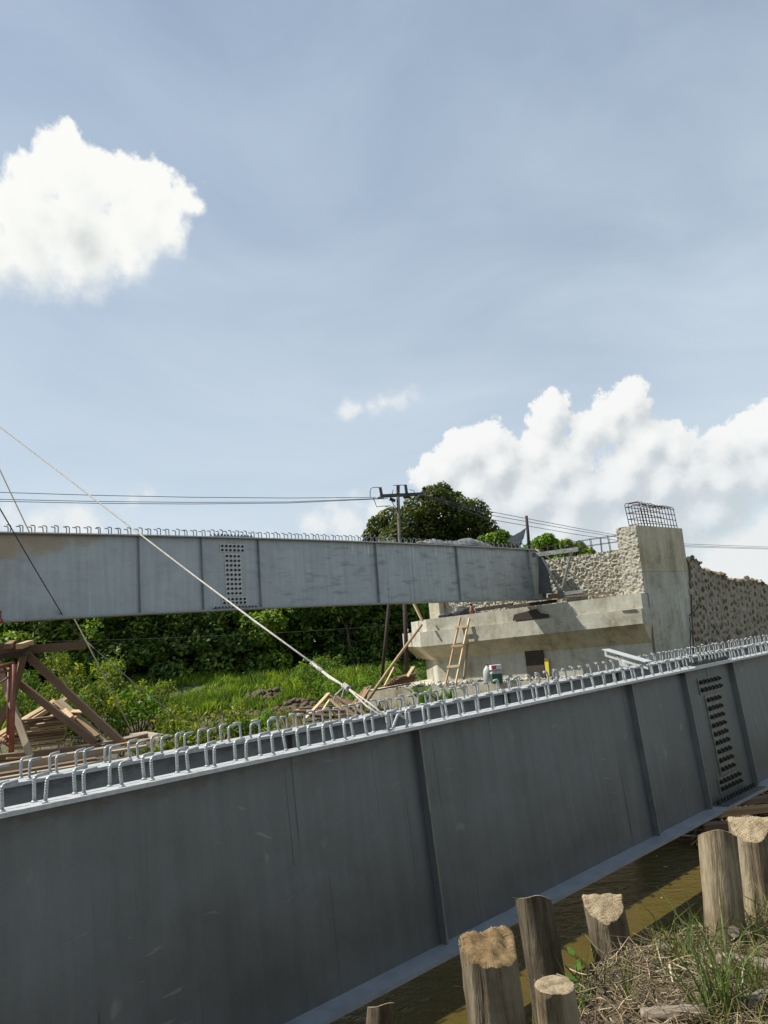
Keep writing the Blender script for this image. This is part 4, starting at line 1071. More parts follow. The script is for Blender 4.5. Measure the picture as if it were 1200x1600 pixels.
hgt = (0.14 + 0.42 * rg.random(len(gxp))) * (0.6 + 1.1 * np.clip(den - 0.38, 0, 0.4) / 0.4)
V, Ft = blades(np.stack([gxp, gyp, hh + EYE - 0.05], -1), hgt, 0.012 + 0.018 * rg.random(len(gxp)), rg, 0.5)
o = link('bank_grass', np_mesh('bank_grass', V, Ft), 'grass_far'); tag(o, 'bright green grass on the slope of the far bank', 'grass', kind='stuff')
# clods of earth on the bare patches
nc = 1100; cxp = rg.uniform(-13, 1.5, nc * 3); cyp = rg.uniform(29.5, 34.5, nc * 3); ch = ground_h(cxp, cyp)
k_ = (ch > -2.95) & ((np.abs(cxp + 5.6) < 1.3) | (ch < -2.35)); cxp, cyp, ch = cxp[k_][:nc], cyp[k_][:nc], ch[k_][:nc]
oc_ = np.array([(1, 0, 0), (-1, 0, 0), (0, 1, 0), (0, -1, 0), (0, 0, 1), (0, 0, -1)], float); of_ = np.array([(0, 2, 4), (2, 1, 4), (1, 3, 4), (3, 0, 4), (2, 0, 5), (1, 2, 5), (3, 1, 5), (0, 3, 5)])
r_ = 0.05 + 0.16 * rg.random(len(cxp)) ** 3
V = (oc_[None] * (0.6 + 0.8 * rg.random((len(cxp), 6, 1))) * r_[:, None, None] * np.array([1.2, 1, .7])) + np.stack([cxp, cyp, ch + EYE], -1)[:, None]
o = link('earth_clods', np_mesh('earth_clods', V.reshape(-1, 3), (of_[None] + 6 * np.arange(len(cxp))[:, None, None]).reshape(-1, 3)), 'soil'); tag(o, 'crumbly clods of earth on the bare patches of the far bank', 'earth', kind='stuff')
# low growth on the middle ground
N = 9000
gxp = rg.uniform(-16, 6, N); gyp = rg.uniform(11, 26, N); v_ = nN[0] * gxp + nN[1] * gyp; hh = ground_h(gxp, gyp)
den = fbm(np.stack([gxp * 0.6, gyp * 0.6, 0 * gxp + 7], -1), 3)
keep = (v_ > 8) & (den > 0.5) & (hh > -2.6)
gxp, gyp, hh = gxp[keep], gyp[keep], hh[keep]
V, Ft = blades(np.stack([gxp, gyp, hh + EYE - 0.03], -1), 0.10 + 0.28 * rg.random(len(gxp)), 0.008 + 0.012 * rg.random(len(gxp)), rg, 0.7)
o = link('low_grass', np_mesh('low_grass', V, Ft), 'grass_near'); tag(o, 'patchy yellowish grass on the muddy work ground', 'grass', kind='stuff')

# ------------------------------------------------------------------ power line
def sag(a, b, s, n=14):
    a = np.asarray(a); b = np.asarray(b); return [a + (b - a) * k / (n - 1) - np.array([0, 0, s * 4 * (k / (n - 1)) * (1 - k / (n - 1))]) for k in range(n)]
UY = 45.0
pole = empty('utility_pole', (*P(624, 985, UY)[:2], gz(*P(624, 985, UY)[:2])), 'utility pole with crossarm and black insulators beside the tall tree', 'utility pole')
pb0 = P(628, 985, UY); pb0[2] = gz(pb0[0], UY)
ptop = P(621.5, 766, UY)
part('pole_shaft', MB().tube([pb0, ptop], [0.12, 0.10], 10), 'pole_grey', pole)
ca = P(594, 775.5, UY - .4); cb_ = P(662, 772, UY + .5)
part('crossarm', MB().bar(ca + [0, -.14, 0], cb_ + [0, -.14, 0], 0.10, 0.17), 'wire', pole)
part('crossarm', MB().bar(ca + [0, .14, .02], cb_ + [0, .14, .02], 0.10, 0.17), 'wire', pole)
def insul(p0, p1, r=0.11):
    mb = MB(); pts = []; R_ = []
    for k in range(13):
        s = k / 12; pts.append(np.asarray(p0) + (np.asarray(p1) - np.asarray(p0)) * s); R_.append(r * (1.0 if k % 2 else 0.62))
    mb.tube(pts, R_, 8); return part('insulator', mb, 'insulator', pole)
insul(P(596.5, 775, UY), P(594, 761.5, UY)); insul(P(622, 772, UY), P(622, 758, UY), .13); insul(P(635.5, 771, UY), P(633.5, 757.5, UY))
insul(P(609, 779, UY), P(617.5, 783, UY), .13); insul(P(630, 777, UY), P(641, 775, UY), .13); insul(P(654, 776, UY), P(664, 775, UY), .14)
insul(P(590, 777.3, UY - .2), P(601, 776.6, UY - .2), .05)
def jump(pts): part('jumper_wire', MB().tube([P(a, b, UY - .1) for a, b in pts], 0.022, 5), 'wire', pole)
jump([(578.5, 777), (578.3, 769), (579.5, 763), (584, 761.4), (593, 761.5)])
jump([(583, 778), (586, 785), (588.5, 792), (595, 791), (610, 790.5)])
jump([(612, 783), (616, 790), (621, 797)]); jump([(614, 758.5), (622, 758.2), (633, 757.8)]); jump([(640, 765), (647, 767), (648, 774)]); jump([(612.5, 772), (614.5, 765)])
def wire(pts, label, r=0.018):
    p = [P(a, b, Y) for a, b, Y in pts]; q = []
    for i in range(len(p) - 1): q += [p[i] + (p[i + 1] - p[i]) * k / 4 for k in range(4)]
    q.append(p[-1]); return solo('power_line', MB().tube(q, r, 5), 'wire', label, 'power line', 'power lines')
wire([(-60, 767.5, 36.5), (0, 769.3, 37.5), (150, 774, 39), (300, 777, 40.5), (450, 778.2, 42.5), (588, 777.2, UY - .2)], 'uppermost power line from the left edge to the pole')
wire([(-60, 778, 36.8), (0, 780.2, 37.8), (150, 783.6, 39.3), (300, 785, 41), (450, 784.4, 43), (600, 778.5, UY)], 'middle power line from the left edge to the pole')
wire([(-60, 781, 37.2), (0, 783.3, 38.2), (150, 786.5, 39.8), (300, 787.5, 41.4), (450, 786, 43.4), (606, 779, UY + .2)], 'lowest power line from the left edge to the pole')
wire([(664, 774, UY + .3), (763, 798.8, 53), (900, 825, 62), (975, 838, 68), (1072, 850, 78), (1200, 854.6, 94), (1300, 856, 110)], 'uppermost power line running right from the pole past the tarp post', 0.022)
wire([(664, 775, UY + .5), (767, 805, 53.5), (900, 828.8, 62.5), (975, 841, 68.5), (1072, 852.5, 78.5), (1200, 856.6, 94.5), (1300, 858, 110)], 'middle power line running right from the pole past the tarp post', 0.022)
wire([(664, 776, UY + .7), (768, 812, 54), (900, 835, 63), (975, 846, 69), (1072, 854.5, 79), (1200, 858, 95), (1300, 860, 110)], 'lowest power line running right from the pole past the tarp post', 0.022)

# post with tarp on the embankment
PY = 29.5
pa = P(827.5, 872, PY); pe = P(822.5, 806, PY)
solo('timber_post', MB().tube([pa, (pa + pe) / 2 + [0.01, 0, 0], pe], [0.065, 0.06, 0.055], 8), 'timber_dark', 'dark upright post carrying a torn grey tarp behind the girder end', 'post')
def cloth(name, grid, m, label, cat, amp, seed, n=14):
    """bilinear sheet over 4 corners, crumpled"""
    a, b, c, d = [np.asarray(q, float) for q in grid]; V = []
    for i in range(n):
        for j in range(n):
            u, v = i / (n - 1), j / (n - 1); p = (a * (1 - u) + b * u) * (1 - v) + (d * (1 - u) + c * u) * v
            k = (fbm(np.array([u * 4 + seed, v * 4, 3.0]), 4) - 0.5) * 2 * amp
            V.append(p + np.array([0.3 * k, -0.7 * k, k]))
    Fq = [(i * n + j, (i + 1) * n + j, (i + 1) * n + j + 1, i * n + j + 1) for i in range(n - 1) for j in range(n - 1)]
    V2 = [p + np.array([0, 0.004, -0.004]) for p in V]; N_ = len(V)
    Fq += [tuple(N_ + k for k in reversed(f)) for f in Fq]
    rim = [i * n for i in range(n)] + [(n - 1) * n + j for j in range(1, n)] + [i * n + n - 1 for i in range(n - 2, -1, -1)] + [j for j in range(n - 2, 0, -1)]
    Fq += [(rim[k], rim[(k + 1) % len(rim)], N_ + rim[(k + 1) % len(rim)], N_ + rim[k]) for k in range(len(rim))]
    return solo(name, MB().add(V + V2, Fq, True), m, label, cat)
cloth('torn_tarp', [P(822.5, 823, PY - .1), P(818, 842, PY - .2), P(808, 851, PY - .5), P(791, 846, PY - .7)], 'tarp_grey', 'torn grey tarp flapping from the dark post', 'tarp', 0.06, 3)
# crumpled sheet and boards on top of the raised girder
def tsh(px): 
    r = farM.inverted(); return float((r @ Vector(P(px, 846, 20)) )[0])
def tfar(px, a=0.2):
    lo_, hi_ = 5., 21.
    for _ in range(40):
        m_ = (lo_ + hi_) / 2; q = FW(m_, a, 0.02) - CAM
        x = 600 + FPX * np.dot(q, cR) / np.dot(q, cF)
        if x < px: lo_ = m_
        else: hi_ = m_
    return m_
def ridge(t0, t1, prof, m, label, name, seed):
    n = 26; V = []; cols = 7
    for i in range(n):
        s = i / (n - 1); t = t0 + (t1 - t0) * s; h = np.interp(s, [p[0] for p in prof], [p[1] for p in prof])
        for j in range(cols):
            a = 0.02 + 0.62 * j / (cols - 1); k = sin(pi * j / (cols - 1)) ** 0.7
            V.append(FW(t, a, 0.03 + max(0.0, h) * k * (0.75 + 0.5 * fbm(np.array([t * 5 + seed, a * 9, 1.0]), 3)) + 0.02 * random.random()))
    Fq = [(i * cols + j, (i + 1) * cols + j, (i + 1) * cols + j + 1, i * cols + j + 1) for i in range(n - 1) for j in range(cols - 1)]
    return solo(name, MB().add(V, Fq, True), m, label, 'tarp')
ridge(tfar(660), tfar(766), [(0, .06), (.1, .14), (.2, .19), (.32, .12), (.5, .16), (.68, .24), (.74, .30), (.8, .22), (.9, .2), (1, .06)], 'tarp_light', 'crumpled pale grey tarp draped over the hooks of the raised girder', 'crumpled_tarp', 2)
for k, (p0, p1, h0, h1, m) in enumerate(((764, 812, .20, .13, 'timber_dark'), (768, 826, .13, .10, 'timber_brown'), (780, 840, .07, .06, 'timber_brown'), (668, 700, .16, .15, 'lumber'))):
    plank('board', FW(tfar(p0), 0.34 + .07 * k, h0), FW(tfar(p1), 0.36 + .05 * k, h1), 0.20, 0.03, m, ['dark board lying uppermost at the right end of the raised girder', 'brown board under the dark one on the raised girder', 'lowest brown board at the very end of the raised girder', 'short tan board poking out of the pale tarp'][k], 'board', 'boards on top of the raised girder')
# tan rope tied to the girder end
ra = FW(20.3, 0.0, 0.03); rb_ = Ppl(943, 927, bA + fn * 0.10 + np.array([0, 0, EYE]), fn)
solo('rope', MB().tube(sag(ra, rb_, 0.03), 0.022, 6), 'rope_tan', 'tan rope slanting from the raised girder end down the chipped wall', 'rope', 'ropes')

# ------------------------------------------------------------------ things on and round the abutment
shelf = lambda s: zc[0] + (zc[1] - zc[0]) * s
def onface(px, py, off=0.0):        # on the vertical plane `off` metres in front of the corbel face
    return Ppl(px, py, Cc + fn * off, fn)
plank('board', onface(852, 935.5, -0.30), onface(958, 926.5, -0.25), 0.22, 0.05, 'timber_brown', 'long reddish brown board lying on the bearing shelf right of the girder', 'board', 'boards on the bearing shelf')
plank('board', onface(858, 931, -0.45), onface(903, 927.5, -0.42), 0.25, 0.09, 'lumber', 'short tan timber block under the cross brace on the shelf', 'board', 'boards on the bearing shelf')
plank('board', onface(796, 948.5, -0.5), onface(868, 939, -0.5), 0.30, 0.10, 'timber_dark', 'dark timber wedged under the raised girder end', 'board', 'boards on the bearing shelf')
plank('board', onface(745, 953, -0.9), onface(800, 945, -0.9), 0.25, 0.10, 'timber_dark', 'dark timber further left under the raised girder', 'board', 'boards on the bearing shelf')
# dark sheet leaning on the corbel ledge
mb = MB(); pl = [(801, 970), (803, 960.5), (822, 955.5), (838, 951), (845, 958), (858, 960), (858, 964.5), (845, 965.5)]
Vf = [onface(a, b, -0.02) for a, b in pl]; Vb = [onface(a, b, -0.10) for a, b in pl]; n_ = len(pl)
mb.add(Vf + Vb, [tuple(range(n_)), tuple(reversed(range(n_, 2 * n_)))] + [(i, (i + 1) % n_, n_ + (i + 1) % n_, n_ + i) for i in range(n_)])
solo('broken_board', mb, 'timber_dark', 'jagged dark broken board lying on the corbel ledge', 'board')
plank('wood_float', onface(968, 950, 0.02), onface(990, 948.5, 0.02), 0.10, 0.035, 'lumber_pale', 'small yellowish wooden float on the ledge corner', 'tool')
# bundles under the girder
def lump(name, px, py, rx, ry, off, m, label, cat, seed):
    bm = bmesh.new(); bmesh.ops.create_icosphere(bm, subdivisions=3, radius=1)
    c = onface(px, py, off); k = np.linalg.norm(c - CAM) / 1200
    for v in bm.verts:
        n = 0.5 + 0.9 * float(fbm(np.array([v.co.x * 2.4 + seed, v.co.y * 2.4, v.co.z * 2.4 + 9]), 5, .65)); v.co *= n
        v.co.x *= rx * k; v.co.y *= 0.25; v.co.z = max(v.co.z, -0.8) * ry * k
    me = bpy.data.meshes.new(name); bm.to_mesh(me); bm.free()
    for p in me.polygons: p.use_smooth = True
    o = link(name, me, m); o.location = c; return tag(o, label, cat)
lump('sack_heap', 697, 962, 12, 5, -0.45, 'tarp_black', 'low flat black sacks at the left end of the bearing shelf', 'sacks', 1)
lump('shade_bundle', 722, 956, 17, 9, -1.0, 'tarp_black', 'larger bundle blackened for shade under the girder, beside the red bottle jack', 'bundle', 4)  # stands in a dark region of shade; shade put into its black
mb = MB(); c = onface(737.5, 960, -0.6); mb.tube([c, c + [0, 0, .16], c + [0, 0, .2], c + [0, 0, .34]], [.085, .085, .05, .05], 10); mb.tube([c + [0, 0, .34], c + [0, 0, .37]], [.075, .075], 10)
solo('hydraulic_jack', mb, 'red_paint', 'small red bottle jack under the raised girder on the shelf', 'jack')
# ladder
lad = empty('ladder', onface(704, 1067, 0.42), 'site-made pale wooden ladder leaning against the abutment face', 'ladder')
la0, la1 = onface(696.5, 1068.5, 0.62), onface(719, 966, 0.03); lb0, lb1 = onface(712, 1068, 0.62), onface(733.5, 966, 0.03)
zfo = fz + 0.02
plank('rail', la0, la1, 0.05, 0.075, 'lumber_pale', None, None, parent=lad, roll=pi / 2); plank('rail', lb0, lb1, 0.05, 0.075, 'lumber_pale', None, None, parent=lad, roll=pi / 2)
for (xa, xb, y, s) in ((698, 718, 1041, .27), (705, 724.5, 1009, .58), (711, 731, 979, .88)):
    off = 0.62 + (0.03 - 0.62) * s + 0.05
    plank('rung', onface(xa, y + 1, off), onface(xb, y - 1, off), 0.035, 0.075, 'lumber_pale', None, None, parent=lad)
plank('plank', onface(725, 1062, 0.30), onface(731, 999, -0.1), 0.11, 0.03, 'timber_grey', 'grey plank standing upright right of the ladder', 'plank', roll=pi / 2)
# dark shuttering board and yellow-green shovel blade by it
b0_, b1_ = onface(825, 1062, -0.35), onface(818.5, 1008, -0.47); b2_, b3_ = onface(853, 1061, -0.35), onface(847, 1006.5, -0.47)
mb = MB(); e_ = fn * 0.03; mb.hexa([b0_, b2_, b2_ - e_, b0_ - e_, b1_, b3_, b3_ - e_, b1_ - e_])
dbo = solo('shutter_board', mb, 'timber_dark', 'dark weathered shuttering board leaning on the stem wall', 'board')
mb = MB(); a0, a1 = onface(856, 1056, -.3), onface(853, 1028, -.4); 
mb.hexa([onface(853.5, 1056, -.3), onface(858.5, 1056, -.3), onface(858.5, 1056, -.34), onface(853.5, 1056, -.34), onface(850, 1029, -.38), onface(856.5, 1028, -.38), onface(856.5, 1028, -.42), onface(850, 1029, -.42)])
yb = solo('plastic_strip', mb, 'yellow_paint', 'narrow yellow plastic strip beside the dark shuttering board', 'strip')
# jug and tin
def lathe(prof, n=18):
    mb = MB(); V = [(r * cos(2 * pi * k / n), r * sin(2 * pi * k / n), z) for r, z in prof for k in range(n)]
    mb.add(V, [(i * n + k, i * n + (k + 1) % n, (i + 1) * n + (k + 1) % n, (i + 1) * n + k) for i in range(len(prof) - 1) for k in range(n)], True)
    mb.f.append(tuple(reversed(range(n)))); mb.sm.append(False); m_ = len(prof); mb.f.append(tuple((m_ - 1) * n + k for k in range(n))); mb.sm.append(False); return mb
jp = Pz(763.5, 1067, fz); k_ = np.linalg.norm(jp - CAM) / 1200
jug = empty('plastic_jug', jp, 'cloudy white plastic jug standing on the footing edge', 'jug')
H_ = 27.5 * k_; R_ = 7.2 * k_
lpart('body', lathe([(R_ * .9, 0), (R_, .03 * H_), (R_, .55 * H_), (R_ * .85, .72 * H_), (R_ * .45, .86 * H_), (R_ * .28, .9 * H_), (R_ * .28, .96 * H_)]), 'jug_plastic', jug)
lpart('cap', lathe([(R_ * .32, .96 * H_), (R_ * .32, H_), (R_ * .1, H_ + .002)]), 'timber_dark', jug)
mb = MB(); mb.tube([(R_ * .3, 0, .84 * H_), (R_ * .8, 0, .86 * H_), (R_ * 1.05, 0, .7 * H_), (R_ * .98, 0, .5 * H_)], 0.012, 6); lpart('handle', mb, 'jug_plastic', jug)
tp = Pz(776.5, 1067.5, fz); tin = empty('square_tin', tp, 'square green and pale tin with a red and white label on top', 'tin'); tin.rotation_euler = (0, 0, 0.15)
w_, h_ = 15.5 * k_, 27 * k_
lpart('body', MB().box((-w_ / 2, -w_ * .35, 0), (w_ / 2, w_ * .35, h_ * .52)), 'tin_green', tin)
lpart('upper_body', MB().hexa([(-w_ / 2, -w_ * .35, h_ * .52), (w_ / 2, -w_ * .35, h_ * .52), (w_ / 2, w_ * .35, h_ * .52), (-w_ / 2, w_ * .35, h_ * .52), (-w_ / 2, -w_ * .35, h_ * .60), (w_ / 2, -w_ * .35, h_ * .74), (w_ / 2, w_ * .35, h_ * .74), (-w_ / 2, w_ * .35, h_ * .60)]), 'tin_pale', tin)
lpart('lid', MB().box((-w_ / 2 - .002, -w_ * .35 - .002, h_ * .742), (w_ / 2 + .002, w_ * .35 + .002, h_ * .99)), 'label_white', tin)
lpart('label', MB().box((-w_ * .42, -w_ * .35 - .006, h_ * .76), (-w_ * .02, -w_ * .35 - .0025, h_ * .98)), 'label_red', tin)
# gravel along the footing top
rgv = np.random.default_rng(8); mb = MB(); Vg = []; Fg = []
ng = 1500
e0 = Pz(608, 1072, fz); e1 = Pz(860, 1054, fz)
oc = np.array([(1, 0, 0), (-1, 0, 0), (0, 1, 0), (0, -1, 0), (0, 0, 1), (0, 0, -1)], float); of = np.array([(0, 2, 4), (2, 1, 4), (1, 3, 4), (3, 0, 4), (2, 0, 5), (1, 2, 5), (3, 1, 5), (0, 3, 5)])
for k in range(ng):
    s = rgv.random(); p = g0 + (g1 - g0) * (0.18 + 1.9 * s) + bk * (0.06 + 0.95 * rgv.random()); r = 0.025 + 0.05 * rgv.random() ** 2
    Rm = rgv.normal(size=(3, 3)) * 0.45 + np.eye(3)
    q = oc * r * (0.7 + 0.6 * rgv.random((6, 1))); q = q @ Rm.T * np.array([1, 1, .8]); q += p + np.array([0, 0, 0.5 * r + 0.06 * fbm(np.array([p[0] * 2, p[1] * 2, 1.]), 2) - .02])
    Vg.append(q); Fg.append(of + 6 * k)
gr = link('gravel', np_mesh('gravel', np.concatenate(Vg), np.concatenate(Fg)), 'gravel'); tag(gr, 'strip of pale gravel along the footing top', 'gravel', kind='stuff')

# poles, props and rusty posts at the abutment's left end
solo('bamboo_prop', MB().tube([P(569, 1102, 22.6 * KA), P(612, 1040, 23.4 * KA), P(659, 976, 24.3 * KA)], [.055, .05, .045], 8), 'lumber_pale', 'long pale pole propped diagonally against the abutment end', 'pole', 'props at the abutment end')
solo('timber_prop', MB().bar(P(647, 944, 24.6 * KA), P(660, 970, 24.4 * KA), 0.09, 0.06), 'lumber_pale', 'short pale timber prop at the top left corner of the abutment', 'pole', 'props at the abutment end')
solo('rusty_post', MB().tube([P(596, 1070, 26.5), P(607.5, 945, 26.5)], 0.055, 8), 'rust', 'rusty upright post left of the abutment, the left of two', 'post', 'rusty posts left of the abutment')
solo('rusty_post', MB().tube([P(637, 1066, 28.5), P(632, 940, 28.5)], 0.075, 8), 'rust', 'thicker dark rusty post almost touching the abutment end', 'post', 'rusty posts left of the abutment')

# ------------------------------------------------------------------ formwork boards heaped left of the footing
def pk(a, b, Ya, Yb, w, t, m, label, group, cat='board', roll=0.0, name='board'):
    if a[0] > 440 and Ya > 15: Ya *= KA; Yb *= KA
    return plank(name, P(*a, Ya), P(*b, Yb), w, t, m, label, cat, group, roll)
G = 'formwork boards heaped left of the footing'
L1 = 'brown formwork board in the jumbled heap left of the footing'
pk((477, 1123), (514, 1083), 20.0, 20.4, .16, .035, 'lumber_pale', 'pale board leaning up to the peak of the formwork heap', G)
pk((512, 1085), (552, 1116), 20.5, 20.0, .14, .035, 'lumber', 'board sloping right from the peak of the formwork heap', G)
pk((504, 1110), (516, 1092), 20.1, 20.2, .10, .035, 'lumber_pale', 'short pale board under the peak of the formwork heap', G)
pk((516, 1092), (532, 1108), 20.2, 20.0, .10, .035, 'lumber_pale', 'short pale board sloping right inside the formwork heap', G)
pk((498, 1111), (538, 1109), 19.8, 19.8, .10, .04, 'lumber_pale', 'level pale board across the formwork heap', G)
pk((525, 1088), (574, 1118), 20.6, 20.0, .14, .035, 'lumber', 'long board sloping down right to the footing corner', G)
pk((552, 1112), (574, 1078), 20.4, 21.6, .12, .035, 'lumber', 'board leaning on the footing corner, lower of two', G)
pk((556, 1114), (578, 1072), 20.8, 22.2, .12, .035, 'timber_brown', 'board leaning on the footing corner, upper of two', G)
pk((547, 1106), (573, 1074), 20.7, 21.9, .12, .035, 'lumber', 'tan board beside the two leaning on the footing corner', G)
pk((540, 1092), (566, 1108), 21.2, 20.8, .12, .035, 'timber_brown', 'dark brown board across the right of the heap', G)
rk = np.random.default_rng(17)
for k in range(9):
    y = 1107 + 2.7 * k; pk((464 + rk.uniform(-3, 4), y + rk.uniform(-1, 1)), (530 + rk.uniform(-22, 14), y - 3 + rk.uniform(-2, 2)), 20.6, 20.3, .22, .032, ['timber_brown', 'lumber', 'timber_brown'][k % 3], ORD[k] + ' board from the top of the level stack left in the formwork heap', G)
for k in range(10):
    cx, cy_ = rk.uniform(500, 560), rk.uniform(1112, 1130); a = rk.uniform(-.6, .6); l = rk.uniform(12, 26)
    pk((cx - l * cos(a), cy_ + l * sin(a) * .6), (cx + l * cos(a), cy_ - l * sin(a) * .6), 19.4 + rk.uniform(-.3, .3), 19.4 + rk.uniform(-.3, .3), .11, .03, ['lumber', 'timber_brown', 'lumber_pale'][k % 3], L1, G)
G = 'boards on the left end of the footing'
pk((601, 1071), (616, 1042), 23.4, 23.6, .07, .03, 'lumber_pale', 'thin pale lath standing at the left end of the footing', G)
pk((616, 1042), (628, 1052), 23.6, 23.5, .07, .03, 'lumber', 'thin lath sloping from the top of the standing one', G)
pk((636, 1058), (646, 1042), 23.6, 24.0, .12, .04, 'lumber_pale', 'pale board end leaning on the stem wall', G)
for k in range(6):
    y = 1070 - 2.6 * k; pk((600 + 4 * k, y + 2), (645, y - 6 + k * .5), 23.5, 24.0, .30, .035, ['timber_brown', 'lumber', 'timber_brown'][k % 3], ORD[k] + ' board from the bottom of the stack on the left end of the footing', G)
pk((578, 1080), (640, 1068), 22.9, 23.5, .14, .04, 'timber_brown', 'dark board along the front edge of the footing', G)

# ------------------------------------------------------------------ timber trestle, steel frame and lumber at left
tr = empty('timber_trestle', P(40, 1180, 15.6), 'brown timber trestle with long beam and slanting braces at the left edge', 'trestle')
def tp_(name, a, b, Ya, Yb, w, t, m, roll=0.0):
    return plank(name, P(*a, Ya), P(*b, Yb), w, t, m, None, None, parent=tr, roll=roll)
tp_('beam', (-60, 1023), (133, 1007.5), 15.4, 15.8, .14, .17, 'timber_brown')
tp_('beam', (-60, 1015), (36, 1006), 15.9, 15.9, .14, .12, 'timber_brown')
tp_('cross_block', (12, 1010), (20, 1004), 15.0, 16.2, .12, .10, 'lumber')
tp_('cross_block', (30, 1010), (48, 1004), 15.0, 16.0, .12, .10, 'lumber')
tp_('beam', (-40, 1031), (38, 1021), 15.2, 15.2, .10, .10, 'timber_dark')
tp_('brace', (40, 1021), (192, 1162), 15.5, 15.3, .08, .145, 'timber_brown')
tp_('brace', (28, 1066), (150, 1161), 15.7, 15.6, .08, .135, 'timber_brown')
tp_('post', (38, 1020), (18, 1098), 15.4, 15.6, .12, .12, 'timber_brown', 0.4)
tp_('brace', (18, 1095), (-20, 1160), 15.6, 15.6, .10, .15, 'timber_brown')
tp_('sill', (-40, 1187), (153, 1167), 15.0, 15.5, .2, .11, 'timber_brown')
lean = pk((-6, 1030), (48, 1183), 15.6, 14.8, .13, .045, 'timber_grey', 'pale grey plank leaning steeply in front of the trestle', 'loose planks by the trestle', 'plank', name='plank', roll=1.0)
fr = empty('scaffold', P(18, 1175, 15.0), 'red painted steel scaffold frame standing left in front of the trestle', 'scaffold')
def ft(name, pts, r=0.028): part(name, MB().tube([P(a, b, Y) for a, b, Y in pts], r, 7), 'red_paint', fr)
ft('upright', [(21.5, 1038, 15.0), (17.5, 1176, 14.8)], .05); ft('upright', [(14.5, 1043, 15.3), (12.5, 1160, 15.2)], .035)
ft('upright', [(-40, 1052, 14.9), (-46, 1190, 14.7)], .05)
ft('top_rail', [(-40, 1050, 14.9), (22.5, 1036.5, 15.0)], .04); ft('cross_rail', [(-40, 1060, 14.9), (21, 1046, 15.0)], .025)
ft('cross_rail', [(-8, 1072, 15.0), (20, 1054, 15.0)], .02); ft('cross_rail', [(-8, 1152, 15.0), (17, 1168, 15.0)], .02); ft('cross_rail', [(12.5, 1150, 15.1), (17.5, 1156, 14.9)], .02)
# red jack under the girder at the very left edge
mb = MB(); c = np.asarray(FW(6.45 - 3.0, -0.14, -GH - 0.02)); 
jq = P(-2.5, 974, 13.5); mb.tube([jq, jq + [0, 0, .07], jq + [0, 0, .08], jq + [0, 0, .22]], [.075, .075, .05, .05], 12)
solo('screw_jack', mb, 'red_paint', 'red screw jack at the left edge under the raised girder', 'jack')
# fanned plank pile
G = 'planks in the fanned pile behind the trestle'
LB = 'rough tan plank in the fanned pile behind the trestle'
fan = [((-5, 1150), (86, 1095)), ((5, 1152), (92, 1098)), ((-5, 1162), (98, 1102)), ((15, 1150), (104, 1091)), ((20, 1160), (100, 1108)), ((-2, 1157), (80, 1112)), ((30, 1150), (95, 1120))]
for k, (a, b) in enumerate(fan): pk(a, b, 16.8 + .12 * k, 17.6 + .1 * k, .16, .04, ['lumber', 'lumber_pale', 'lumber'][k % 3], ORD[k] + ' plank from the left edge among those fanned behind the trestle', G, 'plank', name='plank', roll=0.3)
for k in range(9):
    y = 1118 + 5.2 * k; pk((20 + rk.uniform(-14, 6), y + 10), (100 + rk.uniform(-4, 6), y + rk.uniform(-2, 2)), 16.6, 16.9, .24, .045, ['lumber', 'timber_brown', 'lumber', 'lumber_pale'][k % 4], ORD[k] + ' plank from the top of the level stack under the fanned planks', 'planks in the level stack by the trestle', 'plank', name='plank')
for (a, b) in (((86, 1096), (152, 1150)), ((92, 1094), (168, 1160)), ((100, 1112), (140, 1112)), ((96, 1105), (112, 1121)), ((104, 1122), (118, 1122))):
    pk(a, b, 16.8, 16.2, .10, .04, 'lumber' if a[0] != 92 else 'timber_grey', {86: 'lath sloping right from the top of the fanned planks', 92: 'grey lath sloping right nearest the timber braces', 100: 'short level lath by the fanned planks', 96: 'short lath under the sloping ones by the fanned planks', 104: 'lowest short lath right of the level stack'}[a[0]], 'laths beside the fanned planks', 'plank', name='plank', roll=0.5)
# long planks in front
G = 'long planks lying behind the hooked girders'
for k in range(17):
    x0 = -50 + rk.uniform(-10, 10); x1 = 165 + rk.uniform(-70, 80); y0 = 1190 + 2.6 * k + rk.uniform(-3, 3); sl_ = -0.155 + rk.uniform(-.03, .03); Y0 = 14.6 - (y0 - 1196) * 0.075
    pk((x0, y0 + 8), (x1, y0 + 8 + sl_ * (x1 - x0)), Y0, Y0 + .9, rk.uniform(.14, .26), .045, ['lumber', 'timber_grey', 'lumber_pale', 'lumber', 'timber_brown'][k % 5], ORD[k] + ' of the long weathered planks lying flat behind the hooked girders at left', G, 'plank', name='plank')
pk((-60, 1222), (150, 1188), 13.2, 14.0, .25, .10, 'timber_brown', 'thick brown beam under the front of the long planks', G, 'plank', name='plank')
pk((-60, 1210), (170, 1172), 13.6, 14.4, .25, .12, 'timber_grey', 'thick grey beam among the long planks', G, 'plank', name='plank')
pk((150, 1166), (222, 1148), 15.6, 17.0, .3, .05, 'timber_grey', 'grey plank end beside the taut rope anchor', G, 'plank', name='plank')
pk((215, 1146), (262, 1153), 17.4, 16.8, .4, .04, 'timber_grey', 'grey board lying right of the taut rope anchor', G, 'plank', name='plank')
for k in range(12):
    cx, cy_ = rk.uniform(0, 190), rk.uniform(1180, 1212); l = rk.uniform(10, 22); a = rk.uniform(-.1, .5)
    Yk = 15.0 - (cy_ - 1180) * .05
    pk((cx - l, cy_ + l * a * .6), (cx + l, cy_ - l * a * .6), Yk, Yk + .3, .10, .03, ['lumber_pale', 'lumber'][k % 2], 'short offcut strewn over the long planks', 'offcuts strewn over the long planks', 'offcut', name='offcut')

